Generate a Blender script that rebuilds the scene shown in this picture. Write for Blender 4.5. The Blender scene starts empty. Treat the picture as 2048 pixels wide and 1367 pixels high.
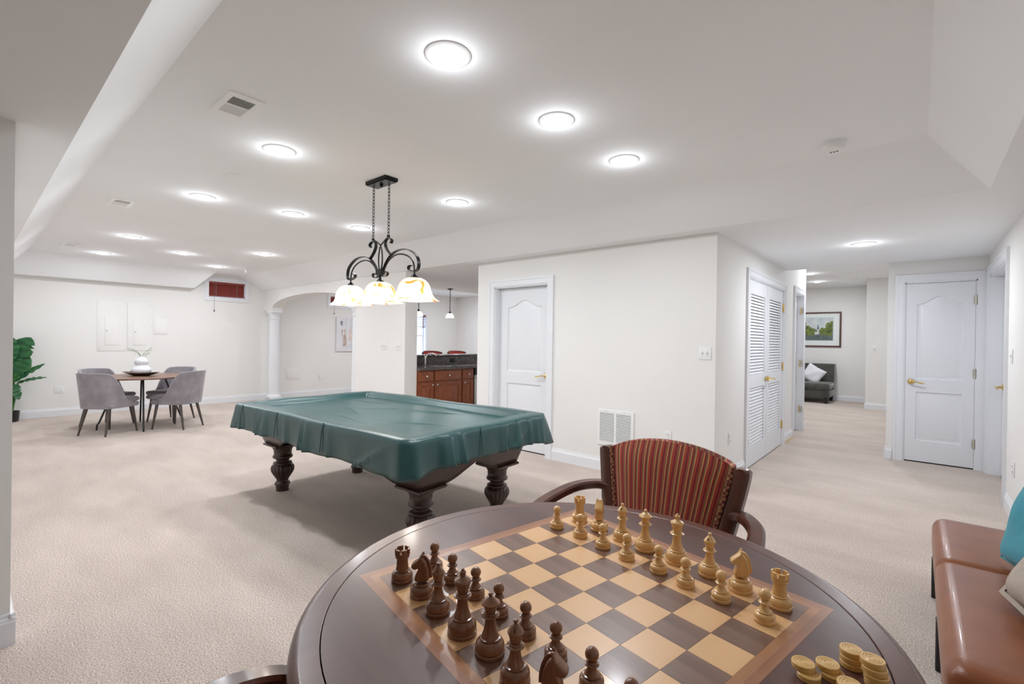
import bpy, bmesh, math, random
from mathutils import Vector, Matrix
random.seed(7)
PI = math.pi
sc = bpy.context.scene
C = sc.collection
# ------------------------------------------------------------------ camera
CAMZ = 1.34
def cam_axes(yaw, pitch, roll):
    y, p, r = map(math.radians, (yaw, pitch, roll))
    rt = Vector((math.cos(y), math.sin(y), 0)); fw = Vector((-math.sin(y), math.cos(y), 0)); up = Vector((0, 0, 1))
    f2 = fw*math.cos(p) + up*math.sin(p); u2 = up*math.cos(p) - fw*math.sin(p)
    return rt*math.cos(r) + u2*math.sin(r), u2*math.cos(r) - rt*math.sin(r), f2
cd = bpy.data.cameras.new('camera'); cd.sensor_width = 36; cd.lens = 943.65/2048*36; cd.clip_start = .02
cam = bpy.data.objects.new('camera', cd); C.objects.link(cam)
r_, u_, f_ = cam_axes(40.687, -0.184, 0.824)
cam.matrix_world = Matrix(((r_.x, u_.x, -f_.x, 0), (r_.y, u_.y, -f_.y, 0), (r_.z, u_.z, -f_.z, CAMZ), (0, 0, 0, 1)))
sc.camera = cam
# ------------------------------------------------------------------ world, exposure, light levels
w = bpy.data.worlds.new('world'); sc.world = w; w.use_nodes = True
w.node_tree.nodes['Background'].inputs[0].default_value = (.55, .75, 1, 1)
w.node_tree.nodes['Background'].inputs[1].default_value = 5.0
sc.view_settings.view_transform = 'Standard'; sc.view_settings.look = 'None'
sc.view_settings.exposure = 0.11; sc.view_settings.gamma = 1; sc.view_settings.use_curve_mapping = False
P_DOWN = 11.6      # watts of one recessed downlight, straight down
P_GLOW = 1.3       # light leaving its domed lens sideways
P_POOL = 5.5       # each bulb of the pool table light
P_PEND = 3.0
P_HALL = 20.0
sc.cycles.use_denoising = True
sc.cycles.max_bounces = 7; sc.cycles.diffuse_bounces = 5; sc.cycles.glossy_bounces = 3; sc.cycles.transmission_bounces = 4; sc.cycles.transparent_max_bounces = 8
sc.cycles.use_adaptive_sampling = True; sc.cycles.adaptive_threshold = .05
sc.cycles.sample_clamp_indirect = 6; sc.cycles.caustics_reflective = False; sc.cycles.caustics_refractive = False
# ------------------------------------------------------------------ materials
MATS = {}
def s2l(c): return tuple((x/12.92 if x <= .04045 else ((x+.055)/1.055)**2.4) for x in (v/255 for v in c))
def mat(name, col, rough=.5, metal=0, var=0, vs=4, bump=0, bs=60, coat=0, sheen=0, col2=None, stretch=(1, 1, 1), emit=None, spec=.5, detail=4, ramp=(.3, .7)):
    """principled paint: colour col mixed with col2 by a noise of scale vs, fine bump of scale bs"""
    if name in MATS: return MATS[name]
    m = bpy.data.materials.new(name); m.use_nodes = True; nt = m.node_tree; N = nt.nodes; L = nt.links
    b = N['Principled BSDF']
    c = tuple(col) + (1,)
    b.inputs['Base Color'].default_value = c; b.inputs['Roughness'].default_value = rough; b.inputs['Metallic'].default_value = metal
    b.inputs['Specular IOR Level'].default_value = spec
    if coat: b.inputs['Coat Weight'].default_value = coat; b.inputs['Coat Roughness'].default_value = .12
    if sheen: b.inputs['Sheen Weight'].default_value = sheen; b.inputs['Sheen Roughness'].default_value = .4
    if emit: b.inputs['Emission Color'].default_value = tuple(emit[:3]) + (1,); b.inputs['Emission Strength'].default_value = emit[3]
    if col2 is not None or var or bump:
        tc = N.new('ShaderNodeTexCoord'); mp = N.new('ShaderNodeMapping'); mp.inputs['Scale'].default_value = stretch
        L.new(tc.outputs['Object'], mp.inputs['Vector'])
    if col2 is not None or var:
        if col2 is None: col2 = tuple(x*(1-var) for x in col)
        n = N.new('ShaderNodeTexNoise'); n.inputs['Scale'].default_value = vs; n.inputs['Detail'].default_value = detail
        rp = N.new('ShaderNodeValToRGB'); rp.color_ramp.elements[0].position = ramp[0]; rp.color_ramp.elements[1].position = ramp[1]
        rp.color_ramp.elements[0].color = c; rp.color_ramp.elements[1].color = tuple(col2) + (1,)
        L.new(mp.outputs[0], n.inputs['Vector']); L.new(n.outputs['Fac'], rp.inputs[0]); L.new(rp.outputs[0], b.inputs['Base Color'])
    if bump:
        n2 = N.new('ShaderNodeTexNoise'); n2.inputs['Scale'].default_value = bs; n2.inputs['Detail'].default_value = 3
        bp = N.new('ShaderNodeBump'); bp.inputs['Strength'].default_value = bump; bp.inputs['Distance'].default_value = .01
        L.new(mp.outputs[0], n2.inputs['Vector']); L.new(n2.outputs['Fac'], bp.inputs['Height']); L.new(bp.outputs[0], b.inputs['Normal'])
    MATS[name] = m
    return m
def wood(name, c1, c2, rough=.3, axis='x', scale=18, coat=.3, spec=.5):
    st = {'x': (.08, 1, 1), 'y': (1, .08, 1), 'z': (1, 1, .08)}[axis]
    return mat(name, c1, rough, col2=c2, vs=scale, stretch=st, coat=coat, detail=8, bump=.03, bs=scale*2, spec=spec)
WALL = mat('wall_paint', (.835, .82, .795), .75, var=.02, vs=1.2, spec=.25, detail=1)
CEIL = mat('ceiling_paint', (.895, .905, .91), .85, var=.02, vs=1.5, spec=.2, detail=1)
TRIM = mat('white_trim_paint', (.81, .82, .845), .35, var=.015, vs=3, detail=1)
DOORM = mat('door_paint', (.79, .80, .825), .38, var=.015, vs=3, detail=1)
PLATE = mat('white_plastic', (.86, .86, .85), .3)
PANELM = WALL
BRASS = mat('polished_brass', (.85, .62, .22), .16, 1, var=.1, vs=60)
BRONZE = mat('dark_bronze', (.035, .033, .032), .32, .85, var=.3, vs=60)
STEEL = mat('brushed_steel', (.62, .62, .62), .28, 1, var=.08, vs=40, stretch=(1, 1, .1))
CHROME = mat('chrome', (.8, .8, .8), .1, 1, var=.03, vs=30)
BLACK = mat('black_plastic', (.012, .012, .013), .35, var=.2, vs=30)
DARKGAP = mat('dark_void', (.02, .02, .02), .9, var=.2, vs=10)
RAWWOOD = wood('raw_pine', (.80, .68, .45), (.70, .56, .34), .7, 'y', 30, 0)
GAMEW = wood('game_table_mahogany', (.105, .045, .034), (.070, .029, .022), .33, 'x', 14, .12)
GAMER = wood('game_table_rim', (.125, .050, .035), (.085, .033, .023), .31, 'y', 14, .15)
CHAIRW = wood('armchair_mahogany', (.11, .032, .016), (.055, .016, .009), .3, 'z', 16, .35)
POOLW = wood('pool_table_walnut', (.065, .028, .018), (.032, .014, .010), .38, 'z', 16, .15)
CHERRY = wood('cherry_cabinet', (.30, .085, .030), (.21, .054, .019), .32, 'z', 14, .2)
MAPLE = wood('maple_inlay', (.74, .45, .22), (.67, .385, .175), .33, 'y', 20, .12)
WALNUT = wood('walnut_inlay', (.235, .130, .085), (.135, .070, .045), .33, 'x', 34, .12)
BORDER = wood('border_veneer', (.36, .155, .07), (.26, .10, .045), .33, 'x', 26, .12)
LIGHTP = wood('boxwood', (.76, .48, .195), (.68, .40, .15), .24, 'z', 60, .35)
DARKP = wood('rosewood', (.150, .055, .025), (.27, .120, .058), .22, 'z', 55, .25)
CHECK = wood('checker_wood', (.72, .45, .15), (.62, .36, .10), .3, 'x', 50, .4)
DTOP = wood('dining_walnut', (.22, .105, .06), (.14, .062, .036), .4, 'x', 12, .1)
VELVET = mat('grey_velvet', (.235, .215, .235), .75, col2=(.33, .305, .325), vs=7, bump=.06, bs=90, sheen=.6, ramp=(.35, .68))
PIPE = mat('velvet_piping', (.42, .39, .40), .6, var=.1, vs=60)
LEGM = mat('smoked_metal', (.13, .11, .10), .35, .7, var=.2, vs=20)
TRAYM = wood('tray_wood', (.09, .038, .02), (.04, .016, .009), .35, 'x', 30, .2)
CERAM = mat('white_ceramic', (.83, .85, .88), .25, var=.03, vs=12)
LEAF = mat('leaf_green', (.010, .075, .028), .42, col2=(.03, .17, .045), vs=5, stretch=(1, 1, 3), bump=.1, bs=60)
STEM = mat('stem_green', (.07, .22, .05), .5, var=.35, vs=12)
COVER = mat('green_vinyl_cover', (.014, .060, .059), .34, col2=(.019, .073, .072), vs=3, bump=.06, bs=110, spec=.6)
LEATHER = mat('brown_leather', (.26, .078, .021), .34, col2=(.20, .056, .015), vs=9, bump=.10, bs=260, coat=.1)
TEAL = mat('teal_fabric', (.055, .30, .38), .85, var=.12, vs=25, bump=.25, bs=380, sheen=.2)
BEIGE = mat('beige_fabric', (.44, .37, .30), .85, var=.12, vs=25, bump=.25, bs=380, sheen=.2)
SOFAM = mat('olive_velvet', (.045, .043, .036), .8, col2=(.085, .082, .068), vs=9, sheen=.5, bump=.08, bs=60)
WHITEF = mat('white_fabric', (.78, .77, .80), .85, var=.05, vs=14, bump=.2, bs=200)
REDL = mat('red_leather', (.45, .035, .03), .4, var=.2, vs=10)
BLIND = wood('blind_wood', (.27, .045, .032), (.20, .03, .022), .4, 'y', 20, .1)
FRAMEW = wood('frame_wood', (.12, .045, .022), (.06, .02, .01), .35, 'x', 30, .2)
MATB = mat('mount_board', (.80, .82, .80), .8, var=.02, vs=20)
CANVAS = mat('canvas_white', (.80, .78, .78), .8, col2=(.70, .70, .74), vs=6, stretch=(1, 14, 1))
CORD = mat('cord', (.25, .22, .2), .7, var=.1, vs=50)
GRANITE = mat('granite', (.03, .027, .028), .18, col2=(.20, .17, .16), vs=70, detail=6, ramp=(.42, .62), coat=.3)
def carpet():
    m = bpy.data.materials.new('beige_carpet'); m.use_nodes = True; nt = m.node_tree; N = nt.nodes; L = nt.links; b = N['Principled BSDF']
    tc = N.new('ShaderNodeTexCoord')
    def noise(scale, det, st=(1, 1, 1), rot=0):
        mp = N.new('ShaderNodeMapping'); mp.inputs['Scale'].default_value = st; mp.inputs['Rotation'].default_value = (0, 0, rot)
        n = N.new('ShaderNodeTexNoise'); n.inputs['Scale'].default_value = scale; n.inputs['Detail'].default_value = det
        L.new(tc.outputs['Object'], mp.inputs[0]); L.new(mp.outputs[0], n.inputs['Vector']); return n.outputs['Fac']
    def ramp(f, a, c1, bb, c2):
        r = N.new('ShaderNodeValToRGB'); e = r.color_ramp.elements; e[0].position = a; e[0].color = c1; e[1].position = bb; e[1].color = c2
        L.new(f, r.inputs[0]); return r.outputs[0]
    base = ramp(noise(1.1, 3, (1, 2.2, 1), .5), .35, (.63, .53, .465, 1), .65, (.73, .62, .55, 1))
    patch = ramp(noise(2.6, 3, (1, 3, 1), -.4), .3, (.93, .93, .93, 1), .7, (1.0, 1.0, 1.0, 1))
    speck = ramp(noise(150, 1), .33, (.58, .57, .56, 1), .62, (1.08, 1.08, 1.08, 1))
    def mul(a, c):
        x = N.new('ShaderNodeMix'); x.data_type = 'RGBA'; x.blend_type = 'MULTIPLY'; x.inputs[0].default_value = 1
        L.new(a, x.inputs[6]); L.new(c, x.inputs[7]); return x.outputs[2]
    L.new(mul(mul(base, patch), speck), b.inputs['Base Color'])
    bp = N.new('ShaderNodeBump'); bp.inputs['Strength'].default_value = .5; bp.inputs['Distance'].default_value = .006
    L.new(noise(170, 1), bp.inputs['Height']); L.new(bp.outputs[0], b.inputs['Normal'])
    b.inputs['Roughness'].default_value = 1; b.inputs['Specular IOR Level'].default_value = .1
    b.inputs['Sheen Weight'].default_value = .15
    return m
CARPET = carpet()
def stripes():
    m = bpy.data.materials.new('striped_fabric'); m.use_nodes = True; nt = m.node_tree; N = nt.nodes; L = nt.links; b = N['Principled BSDF']
    at = N.new('ShaderNodeAttribute'); at.attribute_name = 'u'
    mu = N.new('ShaderNodeMath'); mu.operation = 'MULTIPLY'; mu.inputs[1].default_value = 5.4
    fr = N.new('ShaderNodeMath'); fr.operation = 'FRACT'
    r = N.new('ShaderNodeValToRGB'); r.color_ramp.interpolation = 'CONSTANT'
    cols = [(0, (.36, .040, .018)), (.18, (.17, .012, .012)), (.34, (.36, .040, .018)), (.44, (.20, .105, .045)), (.56, (.66, .38, .13)), (.61, (.30, .03, .016)), (.70, (.18, .012, .012)), (.80, (.19, .10, .04)), (.92, (.66, .38, .13)), (.97, (.36, .040, .018))]
    e = r.color_ramp.elements
    while len(e) < len(cols): e.new(.5)
    for k, (p, c) in enumerate(cols): e[k].position = p; e[k].color = c + (1,)
    L.new(at.outputs['Fac'], mu.inputs[0]); L.new(mu.outputs[0], fr.inputs[0]); L.new(fr.outputs[0], r.inputs[0])
    tc = N.new('ShaderNodeTexCoord'); n = N.new('ShaderNodeTexNoise'); n.inputs['Scale'].default_value = 350
    L.new(tc.outputs['Object'], n.inputs['Vector'])
    bp = N.new('ShaderNodeBump'); bp.inputs['Strength'].default_value = .3; bp.inputs['Distance'].default_value = .004
    L.new(n.outputs['Fac'], bp.inputs['Height']); L.new(bp.outputs[0], b.inputs['Normal']); L.new(r.outputs[0], b.inputs['Base Color'])
    b.inputs['Roughness'].default_value = .85; b.inputs['Sheen Weight'].default_value = .2
    return m
STRIPE = stripes()
def braid():
    m = bpy.data.materials.new('braid_trim'); m.use_nodes = True; nt = m.node_tree; N = nt.nodes; L = nt.links; b = N['Principled BSDF']
    tc = N.new('ShaderNodeTexCoord'); ck = N.new('ShaderNodeTexChecker'); ck.inputs['Scale'].default_value = 95
    ck.inputs['Color1'].default_value = (.10, .012, .008, 1); ck.inputs['Color2'].default_value = (.30, .13, .05, 1)
    L.new(tc.outputs['Object'], ck.inputs['Vector']); L.new(ck.outputs[0], b.inputs['Base Color']); b.inputs['Roughness'].default_value = .7
    return m
BRAID = braid()
def shade_glass(name, c1, c2, trans=.25, scale=9, lo=.52, hi=.68):
    m = bpy.data.materials.new(name); m.use_nodes = True; nt = m.node_tree; N = nt.nodes; L = nt.links
    N.remove(N['Principled BSDF']); out = N['Material Output']
    tc = N.new('ShaderNodeTexCoord'); n = N.new('ShaderNodeTexNoise'); n.inputs['Scale'].default_value = scale; n.inputs['Detail'].default_value = 6; n.inputs['Distortion'].default_value = 1.2
    r = N.new('ShaderNodeValToRGB'); e = r.color_ramp.elements; e[0].position = lo; e[0].color = c1 + (1,); e[1].position = hi; e[1].color = c2 + (1,)
    L.new(tc.outputs['Object'], n.inputs['Vector']); L.new(n.outputs['Fac'], r.inputs[0])
    tl = N.new('ShaderNodeBsdfTranslucent'); tp = N.new('ShaderNodeBsdfTransparent'); gl = N.new('ShaderNodeBsdfGlossy'); gl.inputs['Roughness'].default_value = .15
    L.new(r.outputs[0], tl.inputs[0]); L.new(r.outputs[0], tp.inputs[0])
    m1 = N.new('ShaderNodeMixShader'); m1.inputs[0].default_value = trans; L.new(tl.outputs[0], m1.inputs[1]); L.new(tp.outputs[0], m1.inputs[2])
    m2 = N.new('ShaderNodeMixShader'); m2.inputs[0].default_value = .06; L.new(m1.outputs[0], m2.inputs[1]); L.new(gl.outputs[0], m2.inputs[2])
    L.new(m2.outputs[0], out.inputs[0]); return m
AMBER = shade_glass('amber_glass', (1, .96, .88), (.78, .33, .08), .2, 9, .53, .67)
OPAL = shade_glass('opal_glass', (1, .97, .92), (.95, .93, .9), .1)
def emitter(name, col, s):
    m = bpy.data.materials.new(name); m.use_nodes = True; N = m.node_tree.nodes; b = N['Principled BSDF']
    b.inputs['Base Color'].default_value = (.9, .9, .9, 1); b.inputs['Emission Color'].default_value = tuple(col) + (1,); b.inputs['Emission Strength'].default_value = s; return m
LENS = emitter('lit_lens', (1, .97, .93), 9)
BULB = emitter('lit_bulb', (1, .93, .82), 14)
def glass():
    m = bpy.data.materials.new('window_glass'); m.use_nodes = True; N = m.node_tree.nodes; L = m.node_tree.links; N.remove(N['Principled BSDF'])
    t = N.new('ShaderNodeBsdfTransparent'); t.inputs[0].default_value = (.96, .98, 1, 1); g = N.new('ShaderNodeBsdfGlossy'); g.inputs['Roughness'].default_value = .02
    x = N.new('ShaderNodeMixShader'); x.inputs[0].default_value = .06; L.new(t.outputs[0], x.inputs[1]); L.new(g.outputs[0], x.inputs[2]); L.new(x.outputs[0], N['Material Output'].inputs[0]); return m
GLASS = glass()
# ------------------------------------------------------------------ mesh builder
def cr(pts, n=6):
    """Catmull-Rom resampling of a polyline"""
    P = [Vector(p) for p in pts]; out = []
    for i in range(len(P)-1):
        p0 = P[max(i-1, 0)]; p1 = P[i]; p2 = P[i+1]; p3 = P[min(i+2, len(P)-1)]
        for k in range(n):
            t = k/n
            out.append(.5*((2*p1) + (p2-p0)*t + (2*p0-5*p1+4*p2-p3)*t*t + (3*p1-p0-3*p2+p3)*t**3))
    out.append(P[-1]); return out
class MB:
    def __init__(s): s.v = []; s.f = []
    def add(s, vs, fs):
        o = len(s.v); s.v += [tuple(p) for p in vs]; s.f += [tuple(i+o for i in f) for f in fs]; return s
    def box(s, x0, x1, y0, y1, z0, z1):
        return s.add([(x, y, z) for z in (z0, z1) for y in (y0, y1) for x in (x0, x1)], [(0, 2, 3, 1), (4, 5, 7, 6), (0, 1, 5, 4), (2, 6, 7, 3), (0, 4, 6, 2), (1, 3, 7, 5)])
    def loft(s, rings, cap=True, closed=True):
        n = len(rings[0]); vs = [p for r in rings for p in r]; fs = []
        for i in range(len(rings)-1):
            for k in range(n if closed else n-1):
                a = i*n+k; b = i*n+(k+1) % n; fs.append((a, b, b+n, a+n))
        if cap: fs += [tuple(range(n-1, -1, -1)), tuple(range((len(rings)-1)*n, len(rings)*n))]
        return s.add(vs, fs)
    def prism(s, poly, a, b, axis='y'):
        def P(u, v, t): return {'y': (u, t, v), 'x': (t, u, v), 'z': (u, v, t)}[axis]
        return s.loft([[P(u, v, a) for u, v in poly], [P(u, v, b) for u, v in poly]])
    def lathe(s, prof, n=24, c=(0, 0, 0), mod=None, cap=True):
        rings = []
        for r, z in prof:
            ring = []
            for k in range(n):
                t = 2*PI*k/n; rr = r*(mod(z, t) if mod else 1); ring.append((c[0]+rr*math.cos(t), c[1]+rr*math.sin(t), c[2]+z))
            rings.append(ring)
        return s.loft(rings, cap)
    def tube(s, pts, r, n=8, closed=False, ry=None, up=(0, 0, 1)):
        P = [Vector(p) for p in pts]; m = len(P); rings = []
        R = r if isinstance(r, (list, tuple)) else [r]*m
        a = None
        for i in range(m):
            d = (P[(i+1) % m]-P[i-1]) if closed else (P[min(i+1, m-1)]-P[max(i-1, 0)])
            d.normalize()
            if a is None:
                a = d.cross(Vector(up))
                if a.length < .05: a = d.cross(Vector((1, 0, 0)))
            a = (a - d*a.dot(d)).normalized(); b = a.cross(d)
            k2 = (ry[i] if isinstance(ry, (list, tuple)) else ry)/R[i] if ry else 1
            rings.append([P[i]+a*R[i]*math.cos(2*PI*k/n)+b*R[i]*k2*math.sin(2*PI*k/n) for k in range(n)])
        if closed:
            rings.append(rings[0]); return s.loft(rings, False)
        return s.loft(rings)
    def bar(s, pts, wd, ht, up=(0, 0, 1)):
        """rectangular bar along a path; wd across, ht along up"""
        P = [Vector(p) for p in pts]; m = len(P); rings = []
        for i in range(m):
            d = (P[min(i+1, m-1)]-P[max(i-1, 0)]).normalized(); a = d.cross(Vector(up))
            if a.length < .02: a = Vector((1, 0, 0))
            a.normalize(); b = a.cross(d).normalized()
            W = wd[i] if isinstance(wd, list) else wd; H = ht[i] if isinstance(ht, list) else ht
            rings.append([P[i]+a*x*W/2+b*y*H/2 for x, y in ((-1, -.6), (-.7, -1), (.7, -1), (1, -.6), (1, .6), (.7, 1), (-.7, 1), (-1, .6))])
        return s.loft(rings)
    def sphere(s, c, r, nu=16, nv=10, sc_=(1, 1, 1)):
        prof = [(max(r*math.sin(PI*k/nv), 1e-4), -r*math.cos(PI*k/nv)) for k in range(nv+1)]; rings = []
        for rr, z in prof: rings.append([(c[0]+rr*math.cos(2*PI*k/nu)*sc_[0], c[1]+rr*math.sin(2*PI*k/nu)*sc_[1], c[2]+z*sc_[2]) for k in range(nu)])
        return s.loft(rings)
    def rbox(s, x0, x1, y0, y1, z0, z1, r, seg=3):
        """box with rounded edges (a stack of rounded rectangles)"""
        rings = []
        lv = [(z0+r-r*math.cos(PI/2*k/seg), r-r*math.sin(PI/2*k/seg)) for k in range(seg+1)] + [(z1-r+r*math.sin(PI/2*k/seg), r-r*math.cos(PI/2*k/seg)) for k in range(seg+1)]
        for z, ins in lv:
            ring = []
            q = max(r-ins*.6, .001)
            for cx, cy, a0 in ((x1-ins-q, y1-ins-q, 0), (x0+ins+q, y1-ins-q, PI/2), (x0+ins+q, y0+ins+q, PI), (x1-ins-q, y0+ins+q, 1.5*PI)):
                for k in range(seg+1): ring.append((cx+q*math.cos(a0+PI/2*k/seg), cy+q*math.sin(a0+PI/2*k/seg), z))
            rings.append(ring)
        return s.loft(rings)
    def build(s, name, m, parent=None, smooth=None, attr=None, loc=None, rot=None, clean=True):
        me = bpy.data.meshes.new(name); me.from_pydata(s.v, [], s.f)
        if clean:
            bm = bmesh.new(); bm.from_mesh(me); bmesh.ops.recalc_face_normals(bm, faces=bm.faces); bm.to_mesh(me); bm.free()
        if smooth:
            me.shade_smooth(); me.set_sharp_from_angle(angle=math.radians(smooth))
        if attr is not None:
            at = me.attributes.new('u', 'FLOAT', 'POINT'); at.data.foreach_set('value', attr)
        me.materials.append(m)
        return link(bpy.data.objects.new(name, me), parent, loc, rot)
def link(o, parent=None, loc=None, rot=None):
    C.objects.link(o)
    if parent is not None: o.parent = parent
    if loc is not None: o.location = loc
    if rot is not None: o.rotation_euler = rot
    return o
def tag(o, label, cat, group=None, kind=None):
    o['label'] = label; o['category'] = cat
    if group: o['group'] = group
    if kind: o['kind'] = kind
    return o
def thing(name, label, cat, loc=(0, 0, 0), rz=0, group=None, kind=None):
    return tag(link(bpy.data.objects.new(name, None), None, loc, (0, 0, rz)), label, cat, group, kind)
def share(o, parent, loc=None, rot=None):
    """one more piece with the mesh of o"""
    c = o.copy(); return link(c, parent, loc, rot)
def copy_tree(o, parent=None):
    c = o.copy(); C.objects.link(c); c.parent = parent
    for ch in list(o.children): copy_tree(ch, c)
    return c
def struct(name, mb, m, label, cat, smooth=None):
    return tag(mb.build(name, m, smooth=smooth), label, cat, kind='structure')
def holed(mb, axis, a, b, u0, u1, z0, z1, holes):
    """wall slab between a and b on axis, u along the wall, rectangular holes (ua, ub, za, zb)"""
    us = sorted({u0, u1} | {h[0] for h in holes} | {h[1] for h in holes})
    for ua, ub in zip(us, us[1:]):
        hs = sorted([(h[2], h[3]) for h in holes if h[0] <= ua+1e-6 and h[1] >= ub-1e-6]); z = z0
        for za, zb in hs + [(z1, z1)]:
            if za > z+1e-6:
                mb.box(*((a, b, ua, ub) if axis == 'x' else (ua, ub, a, b)), z, za)
            z = max(z, zb)
    return mb
# ------------------------------------------------------------------ the setting
XF, YD, XL, XR, YE = -10.635, 4.36, -1.36, .577, 7.205
HC, ZL = 2.58, 2.33
struct('floor', MB().box(-10.9, .8, -2.9, 14.1, -.1, 0), CARPET, 'beige cut pile carpet covering the whole floor', 'floor')
struct('ceiling', MB().box(-10.8, .8, .3, 4.2, HC, 3), CEIL, 'flat white main ceiling with the recessed lights', 'ceiling')
struct('ceiling_soffit', MB().prism([(3.69, HC), (4.18, ZL), (4.18, 2.7), (3.69, 2.7)], -10.7, .7, 'x'), CEIL, 'long sloped ceiling edge above the closet wall and archway', 'soffit')
struct('ceiling_soffit', MB().prism([(.03, HC), (.33, ZL), (.7, ZL), (.7, 2.7), (.03, 2.7)], -2.8, 4.18, 'y'), CEIL, 'sloped ceiling edge along the right wall', 'soffit')
struct('ceiling_soffit', MB().prism([(.615, HC), (.328, 2.25), (-2.8, 2.25), (-2.8, 2.9), (.615, 2.9)], -10.75, .7, 'x'), CEIL, 'dropped ceiling with sloped bright edge at upper left', 'soffit')
struct('ceiling_soffit', MB().loft([[(-10.75, -.5, 2.25), (-10.44, -.5, 2.25), (-10.44, 2.86, 2.25), (-10.75, 2.86, 2.25)],
        [(-10.75, -.5, 2.62), (-10.12, -.5, 2.62), (-10.12, 3.19, 2.62), (-10.75, 3.19, 2.62)]]), CEIL, 'sloped ceiling box above the far wall, ending at the small window', 'soffit')
struct('ceiling_hall', MB().box(-7.2, .8, 4.18, YE, ZL, 3).box(-7.2, -4.2, YE, 10, ZL, 3).box(-10.8, -7.2, 4.18, 4.44, ZL, 3), CEIL, 'lower white ceiling over the hall and bar', 'ceiling')
struct('ceiling_bar', MB().box(-10.8, -7.2, 4.44, 10, 2.62, 3), CEIL, 'white ceiling of the room behind the bar', 'ceiling')
struct('ceiling_hall_end', MB().box(-5.2, .8, YE, 14.1, 2.75, 3), CEIL, 'higher ceiling at the far end of the hall', 'ceiling')
# walls
W1 = (3.15, 3.83, 2.115, 2.44); W2 = (5.70, 6.38, 2.13, 2.34); W3 = (7.75, 8.60, .85, 2.03)
struct('wall_far', holed(MB(), 'x', XF-.15, XF, -.1, 10, 0, 2.9, [W1, W2, W3]), WALL, 'long far wall behind the dining set and archway', 'wall')
struct('wall_left', MB().box(-10.7, -3.07, 0, .14, 0, 2.6), WALL, 'wall running back from the left corner', 'wall')
struct('wall_left_return', MB().box(-3.07, -2.953, -2.8, .14, 0, 2.6), WALL, 'shaded wall end at the left edge of the picture', 'wall')
struct('wall_back', MB().box(-3.07, .7, -2.8, -2.7, 0, 2.6), WALL, 'wall behind the game table area', 'wall')
DR = (5.80, 7.08, 0, 2.10)
struct('wall_right', holed(MB(), 'x', XR, XR+.13, -2.8, 7.3, 0, 2.9, [DR]), WALL, 'right wall beside the leather bench', 'wall')
DD = (-4.04, -3.217, 0, 2.0)
struct('wall_closet', holed(MB(), 'y', YD, YD+.14, -4.34, XL, 0, 2.6, [DD]), WALL, 'wall with the arched white door and return grille', 'wall')
struct('wall_closet_side', MB().box(-4.34, -4.2, YD+.14, 9.9, 0, 2.6), WALL, 'side wall of the closet facing the bar', 'wall')
DLV = (5.40, 7.11, 0, 2.05); DH = (7.86, 8.52, 0, 2.10)
struct('wall_hall', holed(MB(), 'x', XL-.12, XL, YD+.14, 8.74, 0, 2.9, [DLV, DH]), WALL, 'hall wall with the louvered double doors', 'wall')
struct('wall_hall_back', MB().box(-5.1, XL-.12, 8.62, 8.74, 0, 2.9), WALL, 'wall around the corner of the hall', 'wall')
DE = (-.12, .49, 0, 2.08)
struct('wall_end', holed(MB(), 'y', YE, YE+.12, -.276, .7, 0, 2.9, [DE]), WALL, 'end wall with the narrow white door', 'wall')
struct('wall_end_side', MB().box(-.276, -.16, YE+.12, 12.45, 0, 2.9).box(-.83, -.16, 12.45, 12.57, 0, 2.9).box(-.83, -.71, 12.57, 13.9, 0, 2.9), WALL, 'wall jutting out at the far end of the hall', 'wall')
struct('wall_hall_far', MB().box(-5.1, -.7, 13.86, 14, 0, 2.9).box(-5.1, -5, 8.7, 13.9, 0, 2.9), WALL, 'distant wall with the framed landscape', 'wall')
struct('wall_bar_back', MB().box(-10.8, -4.2, 9.8, 9.95, 0, 2.9), WALL, 'pale wall behind the bar stools', 'wall')
struct('wall_pier', MB().box(-7.0, -5.67, 4.2, 4.42, 0, 2.6), WALL, 'wall pier with switches between archway and bar', 'wall')
arch = [(-10.72, 2.6), (-10.72, 1.9), (-10.24, 1.9)]
for k in range(1, 24):
    a = PI*(1-k/24); arch.append((-8.7+1.54*math.cos(a), 1.9+.27*math.sin(a)**.8))
arch += [(-7.16, 1.9), (-7.0, 1.9), (-7.0, 2.6)]
struct('wall_arch', MB().prism(arch, 4.2, 4.42, 'y'), WALL, 'wide flat archway opening between two columns', 'arch', smooth=20)
# baseboards
BB = [(0, 0), (.016, 0), (.016, .098), (.012, .104), (.012, .112), (.007, .118), (.006, .132), (0, .134)]
def baseboard(name, label, segs, m=TRIM):
    mb = MB()
    for (x0, y0), (x1, y1), (nx, ny) in segs:
        mb.loft([[(x0+nx*d, y0+ny*d, z) for d, z in BB], [(x1+nx*d, y1+ny*d, z) for d, z in BB]])
    return struct(name, mb, m, label, 'baseboard')
baseboard('baseboard_far', 'white baseboard along the far wall', [((XF, .14), (XF, 9.8), (1, 0))])
baseboard('baseboard_left', 'white baseboard at the left wall end', [((-2.953, -2.7), (-2.953, .156), (1, 0)), ((-10.6, .14), (-2.94, .14), (0, 1))])
baseboard('baseboard_closet', 'white baseboard under the return grille', [((-3.13, YD), (XL, YD), (0, -1)), ((-4.34, YD), (-4.13, YD), (0, -1)), ((XL, YD), (XL, 5.30), (1, 0))])
baseboard('baseboard_hall', 'short white baseboard between the hall doors', [((XL, 7.22), (XL, 7.77), (1, 0)), ((XL, 8.61), (XL, 8.74), (1, 0))])
struct('trim_1', MB().box(XL, XL+.018, 7.2, 7.78, 0, .035), RAWWOOD, 'unpainted wood strip along the carpet edge by hall doorway', 'trim')
baseboard('baseboard_end', 'white baseboard left of the narrow door', [((-.276, YE), (-.22, YE), (0, -1)), ((-.83, 12.45), (-.2, 12.45), (0, -1)), ((-.276, YE), (-.276, 12.45), (-1, 0))])
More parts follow.
